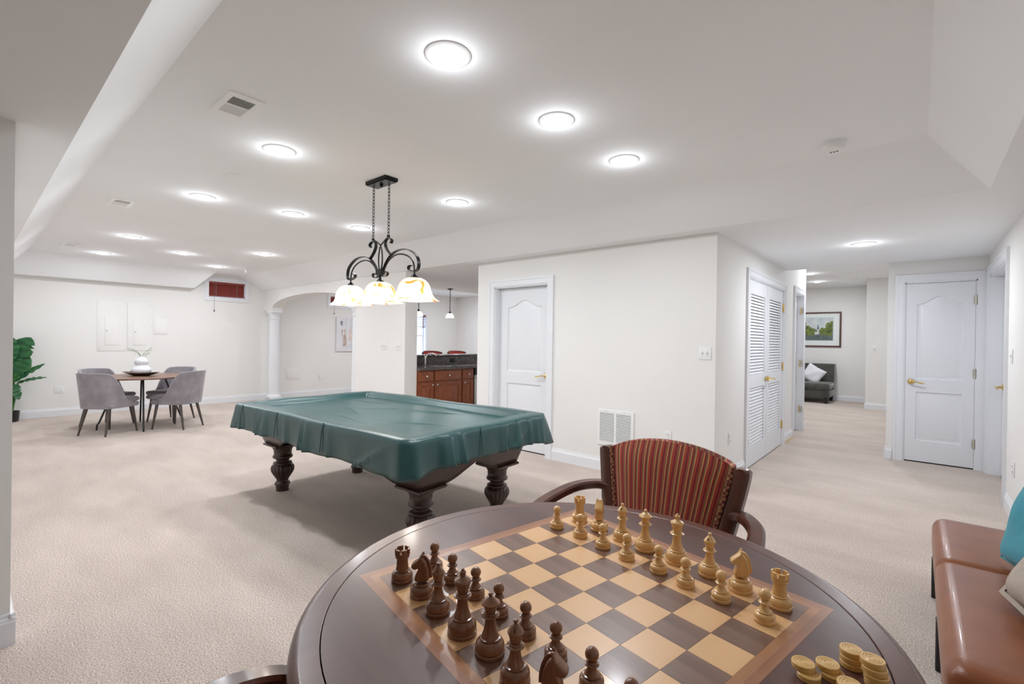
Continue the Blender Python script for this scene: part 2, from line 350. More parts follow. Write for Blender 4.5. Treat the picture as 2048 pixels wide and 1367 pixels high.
baseboard('baseboard_hall_far', 'white baseboard under the framed landscape', [((-5, 13.86), (-.83, 13.86), (0, -1)), ((-.83, 12.45), (-.83, 13.86), (-1, 0))])
baseboard('baseboard_right', 'white baseboard behind the leather bench', [((XR, -2.7), (XR, 5.69), (-1, 0))])
baseboard('baseboard_pier', 'white baseboard around the wall pier', [((-7.0, 4.2), (-5.67, 4.2), (0, -1)), ((-5.67, 4.2), (-5.67, 4.42), (1, 0))])
# columns
def column(x, y, label):
    t = thing('column', label, 'column', (x, y, 0), 0, None, 'structure')
    MB().box(-.15, .15, -.11, .11, 0, .06).build('plinth', TRIM, t)
    MB().lathe([(.14, .06), (.145, .085), (.13, .105), (.118, .12), (.112, .14)], 28).build('base_ring', TRIM, t, 40)
    MB().lathe([(.110, .14), (.110, .6), (.104, 1.2), (.098, 1.76)], 28).build('shaft', TRIM, t, 40)
    MB().lathe([(.098, 1.70), (.112, 1.715), (.112, 1.73), (.100, 1.74), (.100, 1.80), (.125, 1.83), (.138, 1.855)], 28).build('capital', TRIM, t, 40)
    MB().box(-.155, .155, -.11, .11, 1.855, 1.9).build('abacus', TRIM, t)
column(-10.37, 4.31, 'white round column nearest the dining set'); column(-7.08, 4.31, 'white round column against the wall pier')
# ------------------------------------------------------------------ doors (local: x across, front towards -y, z up)
def handle(parent, x, z, sx, y=0, name='handle'):
    p = cr([(x, y-.03, z), (x, y-.05, z), (x+sx*.02, y-.056, z+.003), (x+sx*.06, y-.054, z-.004), (x+sx*.10, y-.052, z-.014), (x+sx*.115, y-.05, z-.006)], 4)
    MB().tube([(x, y, z), (x, y-.004, z), (x, y-.010, z), (x, y-.014, z), (x, y-.034, z)], [.029, .031, .026, .012, .010], 20).tube(p, [.0095]*12 + [.008]*(len(p)-12), 10, ry=.007).build(name, BRASS, parent, 45)
def hinge(parent, x, z, y=-.006, m=None):
    MB().tube([(x, y, z-.045), (x, y, z+.045)], .0075, 8).box(x-.016, x+.016, -.002, .002, z-.045, z+.045).sphere((x, y, z+.048), .008, 8, 6).sphere((x, y, z-.048), .008, 8, 6).build('hinge', m or BRASS, parent, 40)
def casing(parent, w_, h_, cw=.088, x0=0, mt=TRIM, depth=.10):
    mb = MB()
    for t0, t1, th in ((0, .012, .012), (.012, cw-.022, .017), (cw-.022, cw, .023)):
        mb.box(x0-t1, x0-t0, -th, -.0002, 0, h_+t1).box(x0+w_+t0, x0+w_+t1, -th, -.0002, 0, h_+t1).box(x0-t0, x0+w_+t0, -th, -.0002, h_+t0, h_+t1)
    mb.build('casing', mt, parent)
    MB().box(x0-.002, x0+.012, 0, depth, 0, h_).box(x0+w_-.012, x0+w_+.002, 0, depth, 0, h_).box(x0, x0+w_, 0, depth, h_-.012, h_+.002).build('jamb', mt, parent)
def arch_panel_door(t, x0, x1, z0, z1, yf):
    """moulded two panel leaf: arched upper panel, square lower panel"""
    th = .035; sw = (x1-x0)*.165
    a, b = x0+sw, x1-sw; zb0, zb1 = z0+.24, z0+.80; zt0, zt1 = z0+.95, z1-.235; ah = .085
    n = 24
    curve = [(a+(b-a)*k/n, zt1+ah*(.5-.5*math.cos(2*PI*k/n))**1.35) for k in range(n+1)]
    mb = MB().box(x0, a, yf, yf+th, z0, z1).box(b, x1, yf, yf+th, z0, z1).box(a, b, yf, yf+th, z0, zb0).box(a, b, yf, yf+th, zb1, zt0)
    mb.prism([(a, z1)] + curve + [(b, z1)], yf, yf+th, 'y')
    mb.build('door_leaf', DOORM, t, 25)
    def panel(outl):
        cx = sum(p[0] for p in outl)/len(outl); zc = (min(p[1] for p in outl)+max(p[1] for p in outl))/2
        hw = max(abs(p[0]-cx) for p in outl); hh = max(abs(p[1]-zc) for p in outl)
        def ins(d, y): return [(cx+(u-cx)*(1-d/hw), yf+y, zc+(v-zc)*(1-d/hh)) for u, v in outl]
        MB().loft([ins(-.002, .03), ins(0, .006), ins(.006, .013), ins(.016, .014), ins(.045, .004), ins(.05, .003)]).build('panel', DOORM, t, 28)
    panel([(a, zt0)] + [(b, zt0)] + curve[::-1])
    panel([(a, zb0), (b, zb0), (b, zb1), (a, zb1)])
    MB().box(x0, x1, yf+.004, yf+th, z0-.012, z0).build('threshold_gap', DARKGAP, t)
    MB().box(x0-.013, x1+.013, yf+th+.001, yf+th+.006, 0, z1+.015).build('light_stop', DARKGAP, t)  # dark sheet added behind the leaf: stops light leaks, paints the gaps in shade
# door_1: closet door
t = thing('door_1', 'white arched panel door behind the pool table', 'door', (DD[0], YD, 0), 0, None, 'structure')
casing(t, DD[1]-DD[0], 2.0); arch_panel_door(t, .014, DD[1]-DD[0]-.014, .014, 1.985, .085)
handle(t, DD[1]-DD[0]-.075, .93, -1, .085)
# door_3: end wall door
t = thing('door_2', 'narrow white arched panel door at hall end', 'door', (DE[0], YE, 0), 0, None, 'structure')
casing(t, DE[1]-DE[0], DE[3]); arch_panel_door(t, .014, DE[1]-DE[0]-.014, .014, DE[3]-.016, .006)
handle(t, .065, .93, 1)
for z in (.28, 1.05, 1.86): hinge(t, DE[1]-DE[0]-.012, z, -.006, mat('aged_nickel', (.62, .60, .50), .4, .6, var=.2, vs=40))
# right wall door (faces -x): local x runs towards -Y
t = thing('door_3', 'white door set deep in the right wall', 'door', (XR, DR[1], 0), -PI/2, None, 'structure')
casing(t, DR[1]-DR[0], DR[3], depth=.13); arch_panel_door(t, .014, DR[1]-DR[0]-.014, .014, DR[3]-.016, .095)
handle(t, .10, .93, 1, .095)
# hall doorway beyond the louvered doors (faces +x)
t = thing('door_4', 'white doorway beyond the louvered doors in hall', 'door', (XL, DH[0], 0), PI/2, None, 'structure')
casing(t, DH[1]-DH[0], DH[3], depth=.12); arch_panel_door(t, .014, DH[1]-DH[0]-.014, .014, DH[3]-.016, .08)
for z in (.34, 1.05, 1.86): hinge(t, DH[1]-DH[0]-.02, z, .03)
# louvered double doors
t = thing('door_5', 'white louvered double doors in hall', 'door', (XL, DLV[0], 0), PI/2, None, 'structure')
W = DLV[1]-DLV[0]; casing(t, W, DLV[3])
slat_u = slat_proto = None
for k in range(2):
    x0 = .014 + k*(W/2-.012); x1 = x0 + W/2-.018; z0, z1 = .014, DLV[3]-.016; sw = .105; zm0, zm1 = .86, 1.0
    MB().box(x0, x0+sw, .004, .036, z0, z1).box(x1-sw, x1, .004, .036, z0, z1).box(x0+sw, x1-sw, .004, .036, z0, z0+.21).box(x0+sw, x1-sw, .004, .036, zm0, zm1).box(x0+sw, x1-sw, .004, .036, z1-.15, z1).build('leaf_frame', DOORM, t)
    MB().box(x0+sw-.01, x1-sw+.01, .034, .038, z0+.2, z1-.14).build('shade_backing', mat('closet_shade', (.30, .30, .31), .8, var=.1, vs=10), t)  # grey sheet added behind the slats, the closet's shade put into its colour
    for lo, hi, n in ((z0+.21, zm0, 18), (zm1, z1-.15, 26)):
        for i in range(n):
            z = lo+(hi-lo)*(i+.5)/n
            if slat_proto is None:
                L_ = x1-x0-2*sw
                slat_proto = MB().prism([(-.016, -.0035), (-.012, -.006), (.016, .0005), (.016, .0035), (.012, .006), (-.016, -.0005)], -L_/2, L_/2, 'x').build('slat', DOORM, t, loc=((x0+x1)/2, .020, z), rot=(math.radians(52), 0, 0))
            else: share(slat_proto, t, ((x0+x1)/2, .020, z), (math.radians(52), 0, 0))
    xh = x0-.004 if k == 0 else x1+.004
    for z in (.28, 1.05, 1.82): hinge(t, xh, z)
    xk = x1-.05 if k == 0 else x0+.05
    handle(t, xk, .93, -1 if k == 0 else 1)
# ------------------------------------------------------------------ windows (local: x along +Y, front towards +X after 90 degree turn)
def window(n, hole, label, sash=True):
    y0, y1, z0, z1 = hole; w_, h_ = y1-y0, z1-z0
    t = thing('window_%d' % n, label, 'window', (XF, y0, z0), PI/2, None, 'structure')
    c = .07; mb = MB()
    mb.box(-c, 0, -.016, .002, -c, h_+c).box(w_, w_+c, -.016, .002, -c, h_+c).box(0, w_, -.016, .002, h_, h_+c).box(0, w_, -.016, .002, -c, 0)
    mb.build('casing', TRIM, t)
    MB().box(0, .012, 0, .15, 0, h_).box(w_-.012, w_, 0, .15, 0, h_).box(0, w_, 0, .15, 0, .012).box(0, w_, 0, .15, h_-.012, h_).build('jamb', TRIM, t)
    MB().box(.012, .045, .10, .13, .012, h_-.012).box(w_-.045, w_-.012, .10, .13, .012, h_-.012).box(.045, w_-.045, .10, .13, .012, .045).box(.045, w_-.045, .10, .13, h_-.045, h_-.012).build('window_frame', TRIM, t)
    if h_ > .6: MB().box(.045, w_-.045, .095, .13, h_*.5-.02, h_*.5+.02).box(w_*.62-.008, w_*.62+.008, .105, .125, .045, h_-.045).build('sash_bar', TRIM, t)
    MB().box(.04, w_-.04, .113, .117, .04, h_-.04).build('pane', GLASS, t)
    return t
window(1, W1, 'small high basement window above the dining area'); window(2, W2, 'small high window seen through the archway'); window(3, W3, 'tall window behind the bar')
def blind(hole, label, drop, n, cordz, tilt=62, hang=True):
    y0, y1, z0, z1 = hole; w_ = y1-y0-.03
    t = thing('window_blind', label, 'blind', (XF, y0+.015, z1), PI/2)
    MB().box(.0, w_, .02, .06, -.055, 0).build('headrail', BLIND, t)
    sl = None
    for k in range(n):
        z = -.052-(drop-.06)*(k+.5)/n
        if sl is None: sl = MB().box(-w_/2, w_/2, -.0175, .0175, -.0015, .0015).build('slat', BLIND, t, loc=(w_/2, .045, z), rot=(math.radians(tilt), 0, 0))
        else: share(sl, t, (w_/2, .045, z), (math.radians(tilt), 0, 0))
    MB().box(0, w_, .03, .06, -drop-.012, -drop+.006).build('bottom_rail', BLIND, t)
    for x in (w_*.2, w_*.78): MB().box(x-.004, x+.004, .022, .026, -drop, -.055).build('ladder_tape', CORD, t)
    MB().tube([(w_*.13, -.02, -.04), (w_*.13, -.022, -cordz)], .0025, 6).build('pull_cord', CORD, t)
    MB().lathe([(.004, 0), (.009, -.012), (.010, -.03), (.004, -.034)], 10, (w_*.13, -.022, -cordz)).build('cord_tassel', BRONZE, t, 40)
blind(W1, 'red-brown wooden blind on the window above the dining area', .285, 8, .57)
blind(W2, 'dark wooden blind on the window behind the archway', .19, 5, .40)
blind((W3[0], W3[1], W3[2], W3[3]), 'raised wooden blind on the tall window behind the bar', .34, 5, .9, 25)
# ------------------------------------------------------------------ small wall fittings
def at_wall(side, u, z):
    return {'far': ((XF, u, z), PI/2), 'closet': ((u, YD, z), 0), 'hall': ((XL, u, z), PI/2), 'pier': ((u, 4.2, z), 0), 'right': ((XR, u, z), -PI/2), 'hallfar': ((u, 12.45, z), 0)}[side]
def plate(name, label, cat, side, u, z, gang=1, kind='switch', group=None):
    loc, rz = at_wall(side, u, z); t = thing(name, label, cat, loc, rz, group); wd = .036+.023*(2*gang-1)*1.0
    wd = .035+.0225*(gang-1); h_ = .058
    MB().rbox(-wd, wd, -h_, h_, 0, .006, .004, 2).build('cover', PLATE, t, 40, rot=(PI/2, 0, 0))
    for g in range(gang):
        x = (g-(gang-1)/2)*.045
        if kind == 'switch':
            MB().box(x-.006, x+.006, -.0075, -.003, -.013, .013).build('toggle_slot', mat('plate_shadow', (.5, .5, .49), .5, var=.1, vs=40), t)
            MB().prism([(-.006, .001), (-.016, .010), (-.018, .005), (-.006, -.006)], x-.004, x+.004, 'x').build('toggle', PLATE, t)
            MB().lathe([(.0028, 0), (.0028, .0012)], 8).build('screw', STEEL, t, loc=(x, -.006, .032), rot=(PI/2, 0, 0)); MB().lathe([(.0028, 0), (.0028, .0012)], 8).build('screw', STEEL, t, loc=(x, -.006, -.032), rot=(PI/2, 0, 0))
        elif kind == 'outlet':
            for zz in (.022, -.022):
                f = MB().lathe([(.017, 0), (.017, .0025)], 16).build('socket', PLATE, t, 40, loc=(x, -.006, zz), rot=(PI/2, 0, 0))
                MB().box(x-.0075, x-.005, -.0095, -.008, zz-.001, zz+.008).box(x+.005, x+.0075, -.0095, -.008, zz-.001, zz+.007).box(x-.002, x+.002, -.0095, -.008, zz-.010, zz-.006).build('socket_slots', DARKGAP, t)
        else:
            MB().lathe([(.008, 0), (.008, .012), (.005, .014)], 10).build('jack', STEEL, t, 40, loc=(x, -.006, 0), rot=(PI/2, 0, 0))
    return t
plate('light_switch', 'white two gang switch plate beside the louvered door corner', 'switch', 'closet', -1.452, 1.25, 2)
plate('wall_outlet', 'white outlet right of the return grille', 'outlet', 'closet', -1.782, .45, 1, 'outlet')
plate('wall_outlet', 'white outlet around the corner from the return grille', 'outlet', 'hall', 4.80, .43, 1, 'outlet')
plate('wall_outlet', 'white outlet between the plant and dining chairs', 'outlet', 'far', 1.03, .43, 2, 'outlet')
plate('wall_outlet', 'white outlet seen through the archway', 'outlet', 'far', 5.47, .42, 1, 'outlet')
plate('light_switch', 'three gang switch plate on the wall pier', 'switch', 'pier', -6.20, 1.225, 3)
plate('light_switch', 'two gang switch plate on the pier edge nearest bar', 'switch', 'pier', -5.83, 1.225, 2)
plate('light_switch', 'white switch plate on the right wall', 'switch', 'right', 5.48, 1.27, 1)
plate('wall_outlet', 'white outlet low on the right wall', 'outlet', 'right', 5.3, .40, 1, 'outlet')
plate('cable_plate', 'white jack plate near the far hall corner', 'wall plate', 'hallfar', -.69, 1.276, 1, 'jack')
# electrical panels
def elec(label, y0, y1, z0, z1, d):
    t = thing('electrical_panel', label, 'electrical panel', (XF, (y0+y1)/2, z0), PI/2); w_ = (y1-y0)/2; h_ = z1-z0
    MB().rbox(-w_, w_, 0, h_, 0, .008, .003, 2).build('cover_plate', PANELM, t, 40, rot=(PI/2, 0, 0))
    a, b, c, e_ = d
    MB().rbox(a, b, c, e_, 0, .014, .005, 2).build('panel_door', PANELM, t, 40, rot=(PI/2, 0, 0))
    MB().box(a+.012, a+.045, -.019, -.013, (c+e_)/2-.03, (c+e_)/2+.01).build('latch', PANELM, t)
    MB().box(a+.02, a+.03, -.021, -.0185, (c+e_)/2-.016, (c+e_)/2-.004).build('keyhole', DARKGAP, t)
    for x in (-w_+.02, w_-.02):
        for z in (.03, h_*.5, h_-.03): MB().lathe([(.006, 0), (.006, .003)], 10).build('screw', STEEL, t, 40, loc=(x, -.008, z), rot=(PI/2, 0, 0))
elec('left wall painted breaker panel above the dining table', 1.49, 1.885, 1.06, 1.92, (-.10, .10, .10, .62))
elec('right wall painted breaker panel above the white vase', 1.90, 2.26, 1.06, 1.92, (-.10, .085, .10, .60))
t = thing('access_panel', 'small wall painted access panel right of breaker panels', 'access panel', (XF, 2.385, 1.36), PI/2)
MB().rbox(-.11, .11, 0, .28, 0, .008, .003, 2).build('frame', PANELM, t, 40, rot=(PI/2, 0, 0)); MB().rbox(-.09, .09, .02, .26, 0, .012, .003, 2).build('cover', PANELM, t, 40, rot=(PI/2, 0, 0))
t = thing('access_panel', 'wall painted access panel behind the archway column', 'access panel', (XF, 4.83, .40), PI/2)
MB().rbox(-.16, .16, 0, .27, 0, .008, .003, 2).build('frame', PANELM, t, 40, rot=(PI/2, 0, 0)); MB().rbox(-.13, .13, .03, .24, 0, .012, .003, 2).build('cover', PANELM, t, 40, rot=(PI/2, 0, 0))
# return air grille
t = thing('return_grille', 'white return air grille on the wall beside the striped armchair', 'vent', (-2.335, YD, .27), 0)
gw, gh = .205, .365
MB().box(-gw, gw, -.012, 0, 0, .04).box(-gw, gw, -.012, 0, gh-.03, gh).box(-gw, -gw+.03, -.012, 0, .04, gh-.03).box(gw-.03, gw, -.012, 0, .04, gh-.03).box(-.012, .012, -.010, 0, .04, gh-.03).build('frame', PLATE, t)
MB().box(-gw+.03, gw-.03, -.002, -.0005, .04, gh-.03).build('dark_backing', DARKGAP, t)
sl = None
for sx in (-1, 1):
    for k in range(24):
        z = .04+(gh-.07)*(k+.5)/24; l = ((sx*(gw-.03+.012)/2), -.006, z)
        if sl is None: sl = MB().box(-(gw-.042)/2, (gw-.042)/2, -.0045, .0045, -.0015, .0015).build('slat', PLATE, t, loc=l, rot=(math.radians(40), 0, 0))
        else: share(sl, t, l, (math.radians(40), 0, 0))
for x in (-.10, .10): MB().lathe([(.004, 0), (.004, .002)], 8).build('screw', STEEL, t, loc=(x, -.012, gh-.012), rot=(PI/2, 0, 0))
# ------------------------------------------------------------------ ceiling fittings
LD = bpy.data.lights.new('downlight_lamp', 'AREA'); LD.shape = 'DISK'; LD.size = .14; LD.energy = P_DOWN; LD.color = (.885, .935, 1.0); LD.spread = PI
LH = LD.copy(); LH.energy = P_HALL
LG = bpy.data.lights.new('lens_glow', 'POINT'); LG.energy = P_GLOW; LG.color = LD.color; LG.shadow_soft_size = .045
down = None
def downlight(x, y, z, label, group='recessed lights in the main ceiling'):
    global down
    if down is None:
        down = thing('recessed_light', label, 'ceiling light', (x, y, z), 0, group)
        MB().lathe([(.075, -.001), (.078, -.010), (.090, -.009), (.100, -.004), (.100, .001)], 36, cap=False).build('trim_ring', PLATE, down, 40)
        MB().lathe([(.0765, -.004), (.070, -.012), (.05, -.018), (.025, -.021), (.001, -.022)], 32).build('lens', LENS, down, 60)
        link(bpy.data.objects.new('lamp', LD), down, (0, 0, -.024)); link(bpy.data.objects.new('lens_glow', LG), down, (0, 0, -.072)); return down
    o = copy_tree(down); o.location = (x, y, z); o['label'] = label; o['group'] = group
    if 'main' not in group:
        for ch in o.children:
            if ch.type == 'LIGHT' and ch.data == LD: ch.data = LH
    return o
for x, y, lab in ((-1.57, 1.37, 'large bright recessed light at top centre, nearest the camera'),
    (-1.555, 2.165, 'recessed light second from the camera, between the largest one and smoke detector'),
    (-1.535, 2.93, 'recessed light nearest the smoke detector'),
    (-3.23, 1.36, 'recessed light right of the large square vent'),
    (-4.84, 1.38, 'recessed light between the two larger ceiling vents'),
    (-7.53, 1.38, 'recessed light right of the middle vent, fourth along the left side'),
    (-9.43, 1.38, 'recessed light beside the farthest ceiling vent'),
    (-8.39, 2.15, 'far recessed light of the middle row, nearest the far wall'),
    (-9.47, 2.94, 'recessed light in front of the small high window'),
    (-7.45, 2.94, 'recessed light right of the small high window near the soffit'),
    (-4.77, 2.15, 'recessed light left of the hanging lamp chains, middle row'),
    (-4.76, 2.90, 'recessed light directly behind the hanging lamp chains'),
    (-3.17, 2.90, 'recessed light right of the hanging lamp, below the soffit slope')):
    downlight(x, y, HC, lab)
downlight(-.412, 5.70, ZL, 'recessed light in the hall in front of narrow door', 'recessed lights in the hall')
downlight(-1.64, 10.95, 2.75, 'far hall recessed light at the wall corner', 'recessed lights in the hall')
downlight(-1.71, 12.4, 2.75, 'farthest recessed light, above the framed landscape', 'recessed lights in the hall')
downlight(-.75, 8.9, 2.75, 'recessed light above the hall doorway, hidden by the lower ceiling', 'recessed lights in the hall')
downlight(-6.2, 7.6, ZL, 'added unseen recessed light in the bar ceiling behind the wall', 'recessed lights around the bar')  # lamp added out of view for its light on the bar
downlight(-9.0, 6.2, 2.62, 'recessed light in the room behind the archway', 'recessed lights around the bar')
downlight(-9.0, 8.6, 2.62, 'recessed light near the tall window behind the bar', 'recessed lights around the bar')
# air vents in the ceiling
def vent(x, y, label, fl=1):
    t = thing('ceiling_vent', label, 'vent', (x, y, HC)); a, b = .155, .085
    MB().box(-a, a, -b, -b+.03, -.008, 0).box(-a, a, b-.03, b, -.008, 0).box(-a, -a+.045, -b+.03, b-.03, -.008, 0).box(a-.045, a, -b+.03, b-.03, -.008, 0).box(-.006, .006, -b+.03, b-.03, -.006, 0).build('frame', PLATE, t)
    MB().box(-a+.045, a-.045, -b+.03, b-.03, -.0012, -.0005).build('dark_backing', DARKGAP, t)
    sl = None
    for s_ in (-1, 1):
        for k in range(8):
            l = (s_*(.006+.104*(k+.5)/8), 0, -.0045); ro = (0, math.radians(38*s_), 0)
            if sl is None: sl = MB().box(-.0055, .0055, -b+.03, b-.03, -.0008, .0008).build('vane', PLATE, t, loc=l, rot=ro)
            else: share(sl, t, l, ro)
    MB().tube([(.12, 0, -.008), (.125, 0, -.022)], .003, 6).build('lever', PLATE, t)
vent(-2.79, .95, 'large square ceiling vent nearest the camera'); vent(-5.67, .955, 'middle ceiling vent along the left side'); vent(-8.94, .957, 'small far ceiling vent near the far wall')
for x, y, lab in ((-4.035, 1.338, 'white blank plate on ceiling left of the hanging lamp'), (-3.978, 2.877, 'white blank plate on ceiling right of the lamp chains')):
    t = thing('ceiling_plate', lab, 'cover plate', (x, y, HC)); MB().rbox(-.07, .07, -.035, .035, -.006, .001, .003, 2).build('cover', PLATE, t, 40); MB().lathe([(.004, -.0075), (.004, -.005)], 8, (.045, 0, 0)).build('screw', PLATE, t)
def smoke(x, y, z, label):
    t = thing('smoke_detector', label, 'smoke detector', (x, y, z))
    MB().lathe([(.068, 0), (.068, -.012), (.062, -.014)], 28).build('mounting_ring', PLATE, t, 40)
    MB().lathe([(.060, -.013), (.060, -.032), (.054, -.042), (.020, -.045), (.001, -.045)], 28).build('body', PLATE, t, 40)
    for k in range(3): MB().box(-.004, .004, .024, .04, -.0455, -.044).build('vent_slot', DARKGAP, t, rot=(0, 0, k*.5-.5))
smoke(-.408, 3.477, HC, 'round white smoke detector on the main ceiling'); smoke(-1.04, 12.28, 2.75, 'small smoke detector at the far end of hall')
t = thing('ceiling_sensor', 'small white sensor head on ceiling by the high window', 'sensor', (-9.2, 3.33, HC))
MB().lathe([(.04, 0), (.04, -.012), (.025, -.018)], 18).build('base', PLATE, t, 40); MB().tube([(0, 0, -.015), (-.05, .02, -.045)], .014, 10).build('arm', PLATE, t, 40); MB().sphere((-.075, .03, -.055), .032, 14, 8).build('head', PLATE, t, 60)
# ------------------------------------------------------------------ pool table light
t = thing('pool_table_light', 'black scrolled iron pool table light with three amber glass shades', 'ceiling light', (-3.205, 2.13, 0))
MB().box(-.135, .135, -.058, .058, 2.555, HC).box(-.127, .127, -.05, .05, 2.548, 2.556).build('canopy', BRONZE, t)
MB().lathe([(.012, 2.548), (.014, 2.535), (.004, 2.528)], 12).build('canopy_knob', BRONZE, t, 40)
lk = None
for s_ in (-1, 1):
    x0, z0, x1, z1 = s_*.104, 2.132, s_*.104, 2.545; n = 16
    MB().lathe([(.010, 2.12), (.014, 2.128), (.006, 2.14)], 10, (x0, 0, 0)).build('loop_mount', BRONZE, t, 40)
    for k in range(n):
        l = (x0, 0, z0+(z1-z0)*(k+.5)/n); ro = (0, 0, PI/2*(k % 2)+.3)
        if lk is None:
            ring = [(.0085*math.cos(a), 0, .0175*math.sin(a)) for a in (2*PI*i/14 for i in range(14))]
            lk = MB().tube(ring, .0024, 6, True, up=(0, 1, 0)).build('chain_link', BRONZE, t, 60, loc=l, rot=ro)
        else: share(lk, t, l, ro)
    arm = cr([(s_*a, 0, z) for a, z in ((.030, 1.86), (.055, 1.895), (.093, 1.94), (.143, 1.98), (.205, 2.001), (.27, 2.007), (.345, 1.999), (.41, 1.973), (.462, 1.933), (.481, 1.888), (.476, 1.852), (.45, 1.832), (.40, 1.836), (.366, 1.852), (.365, 1.872), (.395, 1.878))], 5)
    def flat(path, wd, th):
        mb = MB(); rings = []
        for i, p in enumerate(path):
            d = (path[min(i+1, len(path)-1)]-path[max(i-1, 0)]).normalized(); nn = Vector((-d.z, 0, d.x))
            rings.append([p+nn*th/2+Vector((0, wd/2, 0)), p+nn*th/2-Vector((0, wd/2, 0)), p-nn*th/2-Vector((0, wd/2, 0)), p-nn*th/2+Vector((0, wd/2, 0))])
        return mb.loft(rings)
    flat(arm, .026, .005).build('scroll_arm', BRONZE, t, 40)
    inner = cr([(s_*a, 0, z) for a, z in ((.045, 1.873), (.085, 1.917), (.132, 1.951), (.194, 1.973), (.262, 1.974), (.335, 1.957), (.395, 1.922), (.425, 1.875), (.432, 1.80))], 5)
    MB().tube(inner, .006, 8).build('lamp_pipe', BRONZE, t, 60)
    up = cr([(s_*a, 0, z) for a, z in ((.139, 1.982), (.091, 2.024), (.066, 2.064), (.068, 2.097), (.098, 2.115), (.128, 2.109), (.15, 2.09), (.137, 2.071))], 5)
    flat(up, .026, .005).build('upper_scroll', BRONZE, t, 40)
    wire = cr([(s_*a, .004*s_, z) for a, z in ((.098, 2.125), (.045, 2.102), (-.011, 2.061), (-.028, 1.999), (-.031, 1.943), (-.02, 1.886), (0, 1.866))], 5)
    MB().tube(wire, .0055, 8).build('cross_wire', BRONZE, t, 60)
    flat(cr([(s_*a, 0, z) for a, z in ((.02, 1.835), (.05, 1.822), (.085, 1.826), (.10, 1.842), (.088, 1.858), (.07, 1.852))], 5), .022, .004).build('hub_scroll', BRONZE, t, 40)
MB().box(-.038, .038, -.018, .018, 1.838, 1.882).build('hub', BRONZE, t)
MB().tube([(0, 0, 1.84), (0, 0, 1.79)], .010, 10).build('lamp_stem', BRONZE, t, 40)
def wavy(z, a): return 1 + (.11*math.cos(5*a+.6)*max(0, (1.70-z)/.08) if z < 1.70 else 0)
LB = bpy.data.lights.new('pool_bulb_lamp', 'POINT'); LB.energy = P_POOL; LB.color = (1, .93, .84); LB.shadow_soft_size = .045
for k, x in enumerate((-.432, 0, .432)):
    MB().lathe([(.012, 1.81), (.020, 1.80), (.028, 1.79), (.030, 1.775)], 16, (x, 0, 0)).build('socket_cap', BRONZE, t, 40)
    prof = [(.028, 1.784), (.055, 1.780), (.080, 1.768), (.100, 1.748), (.113, 1.722), (.121, 1.695), (.128, 1.668), (.140, 1.645), (.160, 1.627), (.170, 1.622)]
    sh = MB().lathe(prof + [(r-.004, z-.002) for r, z in prof[::-1]], 60, (x, 0, 0), wavy, cap=False).build('shade', AMBER, t, 70)
    MB().sphere((x, 0, 1.665), .040, 18, 12).build('bulb', BULB, t, 80)
    link(bpy.data.objects.new('lamp', LB), t, (x, 0, 1.612))
# bar pendants
LP = bpy.data.lights.new('pendant_lamp', 'POINT'); LP.energy = P_PEND; LP.color = (1, .93, .85); LP.shadow_soft_size = .03
for x, y, lab in ((-6.92, 6.18, 'right small white glass pendant over the bar'), (-6.92, 5.42, 'left small white glass pendant by the pier edge')):
    t = thing('pendant_light', lab, 'pendant light', (x, y, 0), 0, 'bar pendant lights')
    MB().lathe([(.055, ZL), (.055, ZL-.012), (.02, ZL-.02), (.008, ZL-.03)], 24).build('canopy', BRONZE, t, 40)
    MB().tube([(0, 0, ZL-.02), (0, 0, 1.86)], .0065, 8).build('rod', BRONZE, t, 40)
    MB().lathe([(.008, 1.89), (.022, 1.87), (.026, 1.845)], 16).build('socket_cap', BRONZE, t, 40)
    pr = [(.026, 1.85), (.045, 1.842), (.062, 1.825), (.074, 1.80), (.080, 1.772), (.084, 1.760)]
    MB().lathe(pr + [(r-.003, z-.001) for r, z in pr[::-1]], 30, cap=False).build('shade', OPAL, t, 60)
    MB().sphere((0, 0, 1.795), .028, 14, 8).build('bulb', BULB, t, 80)
    link(bpy.data.objects.new('lamp', LP), t, (0, 0, 1.745))
# ------------------------------------------------------------------ pool table
PX, PY = -3.315, 2.247
def rrect(hx, hy, r, n=12, side=40):
    """rounded rectangle outline with evenly split sides, counter clockwise"""
    out = []
    for cx, cy, a0, d in ((hx-r, hy-r, 0, 0), (-hx+r, hy-r, PI/2, 1), (-hx+r, -hy+r, PI, 2), (hx-r, -hy+r, 1.5*PI, 3)):
        for k in range(n): out.append((cx+r*math.cos(a0+PI/2*k/n), cy+r*math.sin(a0+PI/2*k/n)))
        p0 = (cx+r*math.cos(a0+PI/2), cy+r*math.sin(a0+PI/2))
        nx = [(-hx+r, hy), (-hx, -hy+r), (hx-r, -hy), (hx, hy-r)][d]
        for k in range(side): out.append((p0[0]+(nx[0]-p0[0])*k/side, p0[1]+(nx[1]-p0[1])*k/side))
    return out
t = thing('pool_table', 'dark walnut pool table with turned fluted legs', 'pool table', (PX, PY, 0), math.radians(2.2))
HX, HY = 1.165, .69
MB().rbox(-HX+.03, HX-.03, -HY+.03, HY-.03, .690, .716, .010).build('rail', POOLW, t, 40)
LX, LY = .915, .375
